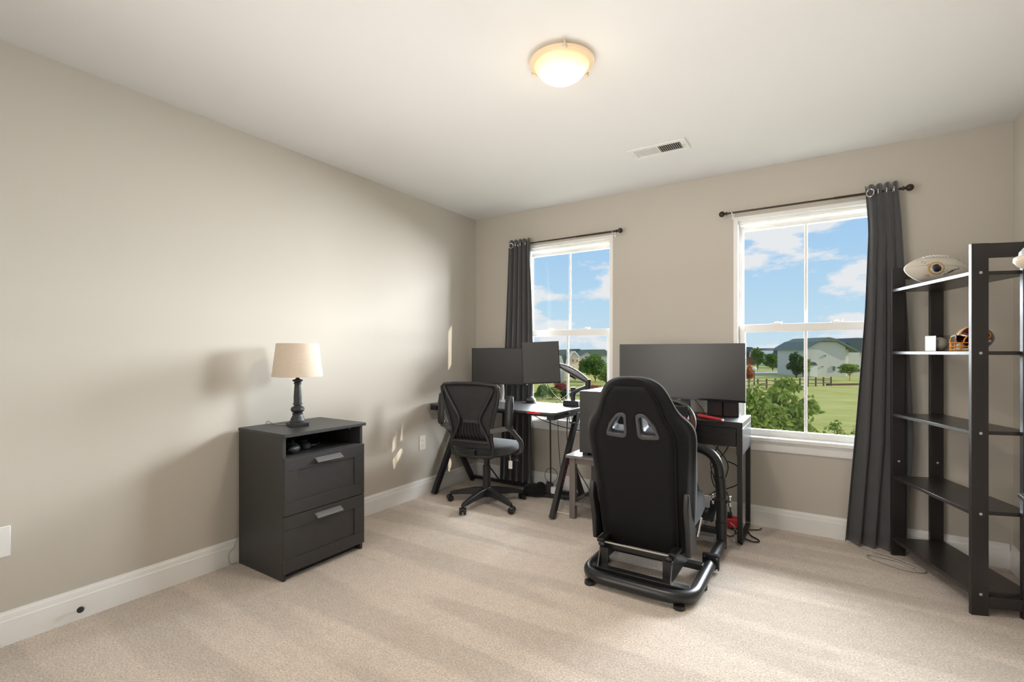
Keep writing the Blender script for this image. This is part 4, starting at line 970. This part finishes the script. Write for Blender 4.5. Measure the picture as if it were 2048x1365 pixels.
em = MB(); em.tube([(-.050,y_,.083-.5*abs(y_)**1.3*1.2) for y_ in (-.040,-.026,-.012,0,.012,.026,.040)],.0035,8); em.build('front_bumper', M['white'], t)
MB().tube([(-.040,-.046,.072),(-.01,-.0535,.069),(.02,-.0535,.068)],.0016,6).build('trim_edge', M['orange'], t)
ji = MB(); ji.ball((-.018,-.030,.022),.016,14,(1.2,.6,1.3)); ji.build('jaw_pad', M['white'], t, smooth=80); ji = MB(); ji.ball((-.018,.030,.022),.016,14,(1.2,.6,1.3)); ji.build('jaw_pad', M['white'], t, smooth=80)
MB().tube(crv([(-.02,-.044,.014),(-.05,-.024,.010),(-.055,0,.012),(-.05,.024,.010),(-.02,.044,.014)]),.005,8).build('chin_strap', M['white'], t)
lg = MB(); lgv = [Vector((.014+.019*math.cos(a), -.0530+.006*(math.cos(a)**2)*.3, .078+.017*math.sin(a))) for a in [2*PI*k_/24 for k_ in range(24)]]
lg.tube(lgv,.0016,6,closed=True); lg.build('side_emblem', M['orange'], t)
MB().lathe([(.006,0),(.006,.002)], (.030,-.050,.050), 12, Matrix.Rotation(PI/2,3,'X')).build('ear_snap', M['silver'], t)

# white cable on the carpet by the shelf
tag(MB().tube(crv([(2.985,-.10,.006),(3.04,-.14,.006),(3.12,-.185,.006),(3.22,-.27,.006),(3.24,-.33,.006),(3.16,-.35,.006),(3.06,-.30,.006),(3.00,-.26,.006),(3.005,-.215,.006),(3.06,-.215,.006),(3.14,-.235,.006),(3.20,-.30,.006)]),.0042,8).build('cable', M['greycable']), 'pale grey cable looping on the carpet by the right curtain', 'cable')

# dresser at the right edge
t = thing('dresser', 'glossy black dresser whose moulded top corner juts in at right edge', 'dresser', (3.45,-2.20,0))
d0 = atz(2033,985,.775); hx0 = d0.x-3.45; yb_ = d0.y+2.20
MB().box(hx0,.175,-.55,yb_,.760,.775).build('top', M['black_gloss'], t, bevel=.006, seg=3)
MB().box(hx0+.010,.175,-.54,yb_-.010,.744,.7595).build('moulding', M['black_gloss'], t, bevel=.005, seg=3)
MB().box(hx0+.022,.175,-.53,yb_-.022,.06,.7435).build('carcass', M['black_gloss'], t, bevel=.002)
for i, z in enumerate((.08,.31,.54)):
    dr = MB().box(hx0+.012,hx0+.0215,-.50,yb_-.05,z,z+.19).build('drawer', M['black_gloss'], t, bevel=.003)
    for y in (-.33,.20): MB().tube([(hx0+.012,y,z+.095),(hx0-.004,y,z+.095),(hx0-.010,y,z+.095),(hx0-.014,y,z+.095)],[.006,.006,.014,.010],14).build('knob', M['silver'], dr)
for x in (hx0+.05,.14):
    for y in (-.49,yb_-.06): MB().tube([(x,y,0),(x,y,.06)],[.016,.024],14).build('foot', M['black_gloss'], t)
kp = at(2072,519,1.43)
t = thing('candle_stand', 'pale rounded disc with silver dome poking in at the right edge', 'ornament', (kp.x,kp.y,.7755))
hz = kp.z-.7755
MB().lathe([(.022,0),(.022,.008),(.014,.016),(.010,.05),(.010,hz-.05),(.016,hz-.03)], n=28).build('stem', M['black_gloss'], t)
MB().lathe([(.016,hz-.03),(.038,hz-.018),(.048,hz-.004),(.047,hz+.008),(.038,hz+.014)], n=36).build('disc', M['skinclay'], t, smooth=70)
MB().lathe([(.036,hz+.014),(.035,hz+.024),(.026,hz+.037),(0,hz+.045)], n=32).build('dome', M['silver'], t, smooth=70)

# ================================================================== OUTDOORS
def leafmat(name, c1, c2, c3, scale=1.2):
    m = bpy.data.materials.new(name); m.use_nodes = True; nt_ = m.node_tree; b_ = nt_.nodes['Principled BSDF']; b_.inputs['Roughness'].default_value = .55
    b_.inputs['Specular IOR Level'].default_value = .3
    co = nt_.nodes.new('ShaderNodeTexCoord'); n_ = nt_.nodes.new('ShaderNodeTexNoise'); n_.inputs['Scale'].default_value = scale; n_.inputs['Detail'].default_value = 8; n_.inputs['Roughness'].default_value = .8
    nt_.links.new(co.outputs['Object'], n_.inputs['Vector']); r_ = nt_.nodes.new('ShaderNodeValToRGB'); el = r_.color_ramp.elements
    el[0].position = .32; el[0].color = (*c1,1); el[1].position = .70; el[1].color = (*c3,1); k_ = el.new(.5); k_.color = (*c2,1)
    nt_.links.new(n_.outputs['Fac'], r_.inputs[0]); nt_.links.new(r_.outputs[0], b_.inputs['Base Color'])
    tr = nt_.nodes.new('ShaderNodeBsdfTranslucent'); nt_.links.new(r_.outputs[0], tr.inputs[0]); mx_ = nt_.nodes.new('ShaderNodeMixShader'); mx_.inputs[0].default_value = .35
    nt_.links.new(b_.outputs[0], mx_.inputs[1]); nt_.links.new(tr.outputs[0], mx_.inputs[2]); nt_.links.new(mx_.outputs[0], nt_.nodes['Material Output'].inputs[0])
    return m
M['lf_green'] = leafmat('green_leaves', (.055,.13,.02), (.12,.22,.035), (.26,.36,.07))
M['lf_dark'] = leafmat('dark_leaves', (.02,.06,.02), (.05,.11,.035), (.10,.17,.05))
M['lf_light'] = leafmat('light_leaves', (.14,.22,.04), (.26,.34,.08), (.42,.46,.14))
M['lf_red'] = leafmat('red_leaves', (.20,.04,.04), (.38,.10,.09), (.50,.22,.14))
M['lf_orange'] = leafmat('orange_leaves', (.35,.09,.02), (.60,.20,.05), (.70,.34,.12))
M['lf_near'] = leafmat('cherry_leaves', (.05,.10,.012), (.15,.23,.035), (.45,.42,.12), 9)
M['bark'] = mat('bark', (.10,.07,.05), .9, var=.3, vscale=10)
M['siding_grey'] = mat('grey_siding', (.56,.55,.50), .8, var=.04, vscale=3, stretch=(.2,.2,6))
M['siding_cream'] = mat('cream_siding', (.80,.66,.50), .8, var=.04, vscale=3)
M['siding_white'] = mat('white_siding', (.74,.74,.70), .8, var=.04, vscale=3)
M['brick'] = mat('brick_wall', (.36,.15,.10), .9, var=.2, vscale=6)
M['peach'] = mat('peach_gable', (.78,.52,.38), .8, var=.05)
M['roof_green'] = mat('green_grey_shingles', (.14,.18,.15), .9, var=.15, vscale=4)
M['roof_dark'] = mat('dark_shingles', (.07,.10,.11), .9, var=.15, vscale=4)
M['winglass'] = mat('house_window', (.10,.13,.15), .2, var=.1)
M['asphalt'] = mat('street_asphalt', (.46,.46,.48), .9, var=.05)
M['fencewood'] = mat('weathered_fence', (.17,.12,.09), .9, var=.2, vscale=5)
M['mulch'] = mat('mulch', (.12,.07,.05), 1, var=.3, vscale=5)
def grass():
    m = mat('lawn_grass', (.30,.34,.10), .95, spec=.1); t_ = m.node_tree; b_ = t_.nodes['Principled BSDF']
    co = t_.nodes.new('ShaderNodeTexCoord'); outp = []
    for sc, st in ((.35,(1,1,1)),(1.2,(.25,1.6,1)),(16,(1,1,1))):
        p_ = t_.nodes.new('ShaderNodeMapping'); p_.inputs['Scale'].default_value = st; p_.inputs['Rotation'].default_value = (0,0,.6); t_.links.new(co.outputs['Object'], p_.inputs[0])
        n_ = t_.nodes.new('ShaderNodeTexNoise'); n_.inputs['Scale'].default_value = sc; n_.inputs['Detail'].default_value = 6; t_.links.new(p_.outputs[0], n_.inputs['Vector']); outp.append(n_)
    a_ = t_.nodes.new('ShaderNodeMath'); a_.operation = 'ADD'; t_.links.new(outp[0].outputs['Fac'], a_.inputs[0]); t_.links.new(outp[1].outputs['Fac'], a_.inputs[1])
    b2 = t_.nodes.new('ShaderNodeMath'); b2.operation = 'ADD'; t_.links.new(a_.outputs[0], b2.inputs[0]); t_.links.new(outp[2].outputs['Fac'], b2.inputs[1])
    r_ = t_.nodes.new('ShaderNodeValToRGB'); d_ = t_.nodes.new('ShaderNodeMath'); d_.operation = 'DIVIDE'; d_.inputs[1].default_value = 3; t_.links.new(b2.outputs[0], d_.inputs[0])
    r_.color_ramp.elements[0].position = .38; r_.color_ramp.elements[0].color = (.30,.33,.075,1); r_.color_ramp.elements[1].position = .62; r_.color_ramp.elements[1].color = (.52,.50,.19,1)
    t_.links.new(d_.outputs[0], r_.inputs[0]); t_.links.new(r_.outputs[0], b_.inputs['Base Color']); return m
GZ = -3.2
def gdep(py): return FPX*(CAM.z-GZ)/(py-HORIZON)
def gat(px, py): p = at(px, py, gdep(py)); p.z = GZ; return p
M['grass'] = grass()
g = MB(); V = [CAM+RV*x+FV*y for x, y in ((-260,4),(260,4),(260,420),(-260,420))]
g._add([(v.x, v.y, GZ) for v in V], [(0,1,2,3)]); struct(g.build('lawn', M['grass'], smooth=0))
g = MB(); V = [gat(1300,746), gat(1560,743), gat(1560,748), gat(1300,752)]
g._add([(v.x,v.y,GZ+.02) for v in V]+[(v.x,v.y,GZ+.06) for v in V], [(4,5,6,7),(0,1,5,4),(1,2,6,5),(2,3,7,6),(3,0,4,7)]); struct(g.build('street', M['asphalt'], smooth=0))

def house(label, body, dep, back, wall, roofs=(), windows=(), extra=(), cat='house', name='house'):
    """body: outline of the camera side (pixels) at its own distance, extruded back to real depth; base stands on the ground"""
    o = at(body[0][0], HORIZON, dep); t = thing(name, label, cat, (o.x, o.y, GZ)); org = Vector((o.x,o.y,GZ))
    def pl(pts, dd, bk, m, nm, par, base=True):
        vs = []
        for x_, y_ in pts:
            p = at(x_, y_, dd)
            vs.append(p-org)
        n_ = len(vs); dv = FV*bk; q = MB(); q._add(vs+[v+dv for v in vs], [tuple(range(n_)), tuple(range(2*n_-1, n_-1, -1))]+[(i, n_+i, n_+(i+1)%n_, (i+1)%n_) for i in range(n_)])
        return q.build(nm, m, par, smooth=0)
    bt = HORIZON + FPX*(CAM.z-GZ)/dep
    body = [(x_, bt if y_ is None else y_) for x_, y_ in body]
    pl(body, dep, back, wall, 'wall', t)
    for pts, dd, bk, m in roofs: pl([(x_, bt if y_ is None else y_) for x_, y_ in pts], dep+dd, bk, m, 'roof' if m in (M['roof_green'], M['roof_dark']) else 'wing', t)
    for (x0,y0,x1,y1) in windows:
        f = pl([(x0-.6,y0-.6),(x1+.6,y0-.6),(x1+.6,y1+.6),(x0-.6,y1+.6)], dep-.12, .11, M['siding_white'], 'window', t)
        pl([(x0,y0),(x1,y0),(x1,y1),(x0,y1)], dep-.16, .035, M['winglass'], 'pane', f)
    return t
def z5(x_, y_): return (1480+x_/6.204, 660+y_/6.204)
def z2(x_, y_): return (1000+x_/7.585, 660+y_/7.585)
def P5(*a): return [z5(x_, y_) if y_ is not None else (1480+x_/6.204, None) for x_, y_ in a]
def P2(*a): return [z2(x_, y_) if y_ is not None else (1000+x_/7.585, None) for x_, y_ in a]
house('large grey sided house with dark green roof behind the lawn', P5((810,240),(867,215),(990,146),(1210,152),(1310,212),(1310,None),(810,None)), 86, 9, M['siding_grey'],
      roofs=((P5((800,250),(867,207),(990,136),(1020,130),(1110,92),(1200,112),(1345,185),(1500,275),(1490,282),(1345,215),(1215,146),(990,140)), -.5, 11, M['roof_green']),
             (P5((1345,215),(1485,272),(1485,None),(1345,None)), 2.5, 8, M['siding_grey']),
             (P5((768,292),(812,250),(812,None),(768,None)), 2, 7, M['brick']),
             (P5((1308,222),(1348,222),(1336,None),(1308,None)), 1.2, 4, M['siding_white']),  # sunlit side wall of the grey house, sunlight put into the paler siding
             (P5((866,438),(958,438),(958,None),(866,None)), -2.0, 1.9, M['siding_white']),
             (P5((860,440),(866,405),(930,402),(966,440)), -2.2, 2.1, M['roof_dark'])),
      windows=[(*z5(1050,312),*z5(1070,330)), (*z5(1022,450),*z5(1038,464)), (*z5(1150,452),*z5(1184,508))])
house('house with blue green hipped roof half hidden at the right window edge', P5((1400,270),(1600,270),(1600,None),(1400,None)), 112, 10, M['siding_grey'],
      roofs=((P5((1330,160),(1450,100),(1560,102),(1640,280),(1480,280)), -.5, 10, M['roof_dark']),))
house('white gabled house between trees left of the large grey house', P5((436,300),(490,257),(545,300),(545,None),(436,None)), 150, 12, M['siding_white'],
      roofs=((P5((490,250),(650,232),(700,330),(625,336)), .5, 12, M['roof_green']),))
house('long dark roofed row house with brick walls far left of lawn', P5((100,330),(440,330),(440,None),(100,None)), 165, 12, M['brick'],
      roofs=((P5((60,330),(110,214),(150,216),(170,232),(470,228),(500,330)), -.6, 12, M['roof_dark']),
             (P5((140,335),(150,280),(178,242),(205,290),(205,335)), -2.4, 1.6, M['peach']), (P5((345,335),(355,285),(388,247),(420,290),(420,335)), -2.4, 1.6, M['peach'])))
house('dark roofed house in shadow just left of the large grey house', P5((640,340),(800,340),(800,None),(640,None)), 128, 9, M['roof_dark'],  # shade on this house put into its wall as the dark shingle colour
      roofs=((P5((630,345),(650,232),(760,222),(830,160),(870,130),(870,345)), -.5, 9, M['roof_dark']),))
house('cream gabled house with three small windows beyond the left window', P2((1035,480),(1110,335),(1142,335),(1205,412),(1190,None),(1035,None)), 78, 10, M['siding_cream'],
      roofs=((P2((1035,470),(1110,325),(1144,325),(1215,412),(1205,420),(1142,345),(1110,345),(1040,478)), -.5, 10.5, M['siding_white']),
             (P2((860,305),(1075,296),(1110,330),(1035,480),(1015,500),(975,560),(940,520)), 3, 9, M['roof_green']),
             (P2((965,600),(1035,478),(1035,None),(965,None)), .3, 8, M['siding_cream'])),
      windows=[(*z2(1100,450),*z2(1116,488)), (*z2(1162,450),*z2(1178,488)), (*z2(1110,562),*z2(1124,598))])
house('house with dark hipped roof behind the cream gabled house', P2((1075,420),(1290,420),(1290,None),(1075,None)), 120, 10, M['siding_grey'],
      roofs=((P2((1050,425),(1080,292),(1210,290),(1270,345),(1300,425)), -.5, 10, M['roof_dark']),))
house('pale grey house with wide dark green roof right of cream house', P2((1210,405),(1330,330),(1700,400),(1700,None),(1210,None)), 100, 10, M['siding_white'],
      roofs=((P2((1200,410),(1330,300),(1585,298),(1760,400),(1400,398),(1335,330)), -.5, 10, M['roof_green']),), windows=[(*z2(1290,405),*z2(1320,435)), (*z2(1330,405),*z2(1345,430))])
house('grey gabled house mostly hidden behind the tilted monitor', P2((700,540),(900,395),(935,395),(975,540),(975,None),(700,None)), 70, 9, M['siding_grey'])

def foliage(name, m, parent, blobs, n, leaf, seed, aspect=.7):
    rr = random.Random(seed); q = MB(); V = []; F = []
    tot = sum(b[3]*b[4]*b[5] for b in blobs)
    for (cx_, cy_, cz_, ax, ay, az) in blobs:
        for _ in range(int(n*ax*ay*az/tot)):
            d = Vector((rr.gauss(0,1), rr.gauss(0,1), rr.gauss(0,1))).normalized(); r_ = rr.random()**.38*(1+.12*rr.uniform(-1,1))
            p = Vector((cx_+d.x*ax*r_, cy_+d.y*ay*r_, cz_+d.z*az*r_))
            u_ = Vector((rr.gauss(0,1), rr.gauss(0,1), rr.gauss(0,.7))).normalized(); w_ = u_.cross(Vector((rr.gauss(0,1), rr.gauss(0,1), rr.gauss(0,1)))).normalized()
            l_ = leaf*rr.uniform(.6,1.3); b0 = len(V); h_ = u_.cross(w_)*l_*.12
            V += [p-u_*l_*.5, p-u_*l_*.1+w_*l_*.5*aspect+h_, p+u_*l_*.55, p-u_*l_*.1-w_*l_*.5*aspect+h_]; F.append((b0,b0+1,b0+2)); F.append((b0,b0+2,b0+3))
    q._add(V, F); return q.build(name, m, parent, smooth=0)
def tree(label, px, base_py, top_py, wpx, m, n=1500, leaf=.28, seed=1, trunk=.22, name='tree', cat='tree', low=.30, depth=None, blobs=None, group=None):
    dep = depth or gdep(base_py); p = at(px, HORIZON, dep); top = at(px, top_py, dep).z; w = wpx*.62/FPX*dep
    base = GZ; t = thing(name, label, cat, (p.x, p.y, base)); h = top-base; lo = h*low
    rr = random.Random(seed); az = (h-lo)/2; cz = lo+az; B = []
    for k_ in range(blobs or 9):
        a = 2*PI*k_/(blobs or 9)+rr.uniform(-.4,.4); zz = rr.uniform(-.62,.75); s_ = (1-abs(zz)**1.7)**.6
        B.append((math.cos(a)*w*.52*s_, math.sin(a)*w*.52*s_, cz+zz*az*.8, w*rr.uniform(.36,.52), w*rr.uniform(.36,.52), az*rr.uniform(.24,.36)))
    B.append((0,0,cz,w*.62,w*.62,az*.75)); B.append((0,0,cz+az*.62,w*.3,w*.3,az*.36))
    foliage('foliage', m, t, B, n, leaf, seed)
    q = MB(); q.tube([(0,0,0),(0.02*h,0,lo*.9),(0,0,cz+az*.3)],[.035*h*trunk*2,.025*h*trunk*2,.008*h],8)
    for k_ in range(5):
        a = 2*PI*k_/5+rr.random(); q.tube([(0,0,lo*.8+.06*h*k_*.3),(math.cos(a)*w*.5,math.sin(a)*w*.5,cz+az*rr.uniform(-.3,.4))],[.012*h,.004*h],6)
    q.build('trunk', M['bark'], t)
    return t
G1 = None
tree('green tree in front of row houses, left of the others', 1515, 741, 695, 24, M['lf_green'], 1900, .45, 21, low=.12)
tree('rounded green street tree standing beside the street', 1545, 744, 706, 32, M['lf_green'], 2000, .45, 22, low=.12)
tree('tall dark green tree beside the large grey house', 1578, 748, 701, 28, M['lf_dark'], 2200, .42, 23, low=.02)
tree('very dark broad tree in shade next to the grey house', 1592, 750, 703, 30, M['lf_dark'], 2400, .40, 24, low=.0, depth=81)
tree('light green feathery tree in front of the dark trees', 1606, 755, 715, 28, M['lf_light'], 1700, .34, 25, low=.08)
tree('small round tree on lawn before the grey house', 1699, 762, 727, 42, M['lf_light'], 2200, .26, 26, low=.36)
tree('bright orange leaved tree at left edge of right window', 1499, 768, 728, 15, M['lf_orange'], 1500, .24, 27, low=.1)
tree('big green tree in front of the pale grey house', 1190, 765, 706, 60, M['lf_green'], 3600, .30, 31, low=.10)
tree('green tree at the right edge of left window', 1213, 772, 728, 34, M['lf_light'], 2000, .26, 32, low=.05)
tree('small rust brown tree beside the cream gabled house', 1165, 752, 717, 18, M['lf_red'], 900, .34, 33, low=.05)
tree('dark green round shrub below the cream house', 1150, 762, 738, 20, M['lf_dark'], 900, .3, 34, low=.0, name='shrub', cat='shrub')
tree('green leafy shrub at left, under tilted monitor', 1085, 800, 768, 34, M['lf_green'], 1700, .16, 35, low=.0, name='shrub', cat='shrub')
tree('pink and red flowering shrub behind the desk cables', 1120, 793, 764, 34, M['lf_red'], 1900, .15, 36, low=.1, name='shrub', cat='shrub')
tree('yellow green low shrub in front of the red shrub', 1105, 797, 774, 30, M['lf_light'], 1300, .15, 37, low=.0, name='shrub', cat='shrub')
tree('low purple red shrub right of monitor arm', 1185, 792, 769, 48, M['lf_red'], 1900, .15, 38, low=.1, name='shrub', cat='shrub')
tree('dark green shrub between the cables and monitor arm', 1133, 800, 776, 26, M['lf_dark'], 1300, .15, 39, low=.0, name='shrub', cat='shrub')
# split rail fence
F0 = gat(1480,779); F1 = gat(1662,772)
t = thing('split_rail_fence', 'low brown split rail fence crossing the lawn in right window', 'fence', ((F0+F1)/2))
o_ = t.location; n_ = 11
for i in range(n_+1):
    p = F0.lerp(F1, i/n_)-o_; MB().box(p.x-.09,p.x+.09,p.y-.09,p.y+.09,0,1.15).build('post', M['fencewood'], t)
for zz in (.38,.90):
    for i in range(n_):
        a = F0.lerp(F1, i/n_)-o_; b = F0.lerp(F1, (i+1)/n_)-o_; MB().bar(a+Z*(zz+.03), b+Z*(zz-.03), .07, .13).build('rail', M['fencewood'], t)
m0 = gat(1655,771.5); m1 = gat(1760,770); q = MB(); q.bar(m0+Z*.12, m1+Z*.12, .5, .22)
struct(q.build('mulch_edge', M['mulch'], smooth=0))
# street lamp
p = gat(1508.5,770); t = thing('street_lamp', 'black street lamp with white globe at left of the right window', 'street lamp', p)
hh = at(1508.5,735,gdep(770)).z-GZ
MB().tube([(0,0,0),(0,0,.3),(0,0,hh-.45)],[.12,.07,.05],10).build('pole', M['black_metal'], t)
MB().ball((0,0,hh-.2),.26,14).build('globe', M['white'], t, smooth=80)
# utility box
p = gat(1563,771); t = thing('utility_box', 'grey green utility box standing by the rail fence', 'utility box', p, YAW)
MB().box(-.28,.28,-.25,.25,0,.75).build('cabinet', M['asphalt'], t, bevel=.03)
MB().box(-.30,.30,-.27,.27,.75,.82).build('lid', M['siding_white'], t, bevel=.02)

# near cherry tree seen from above through the right window
def leafy(name, label, centre, blobs, nl, size, seed, m, twigs, cat='tree'):
    t = thing(name, label, cat, (centre.x, centre.y, GZ)); rr = random.Random(seed); q = MB(); V = []; F = []
    org = Vector((centre.x, centre.y, GZ)); tw = MB(); hub = Vector((0,0,centre.z-GZ-1.0))
    tw.tube([(0,0,0),(0,.05,hub.z*.6),hub],[.09,.07,.04],10)
    tips = []
    for (o3, rad) in blobs:
        c = o3-org; tw.tube(crv([hub*.9, hub.lerp(c,.5)+Vector((0,0,.05)), c],4),.010,6)
        for _ in range(twigs):
            d = Vector((rr.gauss(0,1), rr.gauss(0,1), rr.gauss(.25,.8))).normalized(); e_ = c+Vector((d.x*rad.x, d.y*rad.y, d.z*rad.z))
            path = crv([c, c.lerp(e_,.55)+Vector((0,0,.05)), e_],5); tw.tube(path, .004, 5)
            for k_ in range(nl):
                s_ = rr.random()**.6; b_ = path[min(len(path)-1, int(s_*(len(path)-1)))]+Vector((rr.gauss(0,.03),rr.gauss(0,.03),rr.gauss(0,.03)))
                u_ = Vector((rr.gauss(0,.7)+d.x*.5, rr.gauss(0,.7)+d.y*.5, -.75+rr.gauss(0,.5))).normalized(); w_ = u_.cross(Vector((rr.gauss(0,1),rr.gauss(0,1),rr.gauss(0,1)))).normalized(); nn_ = u_.cross(w_)
                l_ = size*rr.uniform(.7,1.25); wd = l_*.24; i0 = len(V)
                V += [b_, b_+u_*l_*.35+w_*wd+nn_*wd*.5, b_+u_*l_*.75+w_*wd*.6+nn_*wd*.2, b_+u_*l_-nn_*l_*.12, b_+u_*l_*.75-w_*wd*.6+nn_*wd*.2, b_+u_*l_*.35-w_*wd+nn_*wd*.5, b_+u_*l_*.5]
                F += [(i0,i0+1,i0+6),(i0+1,i0+2,i0+6),(i0+2,i0+3,i0+6),(i0+3,i0+4,i0+6),(i0+4,i0+5,i0+6),(i0+5,i0,i0+6)]
    q._add(V, F); q.build('foliage', m, t, smooth=0); tw.build('branches', M['bark'], t, smooth=60)
    return t
cc = at(1560,800,7.6)
B = []
for (x_, y_, dd, r_) in ((1560,800,7.6,.26),(1525,822,7.4,.26),(1590,825,7.7,.24),(1545,850,7.5,.28),(1575,775,7.8,.16),(1612,815,7.8,.13),(1500,790,7.6,.14),(1510,860,7.3,.28),(1565,885,7.5,.30),(1600,860,7.6,.20),(1480,840,7.4,.25),(1460,880,7.4,.3)):
    B.append((at(x_, y_, dd), Vector((r_, r_, r_*.85))))
leafy('cherry_tree', 'leafy green tree top with yellowing leaves close outside the right window', cc, B, 10, .125, 5, M['lf_near'], 17)
B = [(at(1675,868,7.0), Vector((.10,.10,.16))), (at(1720,872,7.0), Vector((.14,.12,.10))), (at(1640,880,7.1), Vector((.14,.1,.10))), (at(1690,890,7.0), Vector((.2,.2,.1)))]
leafy('sapling', 'leafy twig tips showing just above the sill at lower right window', at(1680,880,7.0), B, 9, .075, 9, M['lf_near'], 7)

# groups of look-alikes
GR = {'cable':'cables around the two desks','tree':'trees seen through the windows','shrub':'shrubs outside the left window','house':'neighbouring houses','speaker':None,'monitor':'monitors on the desks','curtain':'charcoal curtains','curtain rod':'bronze curtain rods'}
for o in COL.objects:
    c = o.get('category')
    if o.parent is None and GR.get(c) and 'group' not in o: o['group'] = GR[c]
    if o.name.startswith('box_speaker') and o.parent is None: o['group'] = 'box speakers under the curved monitor'
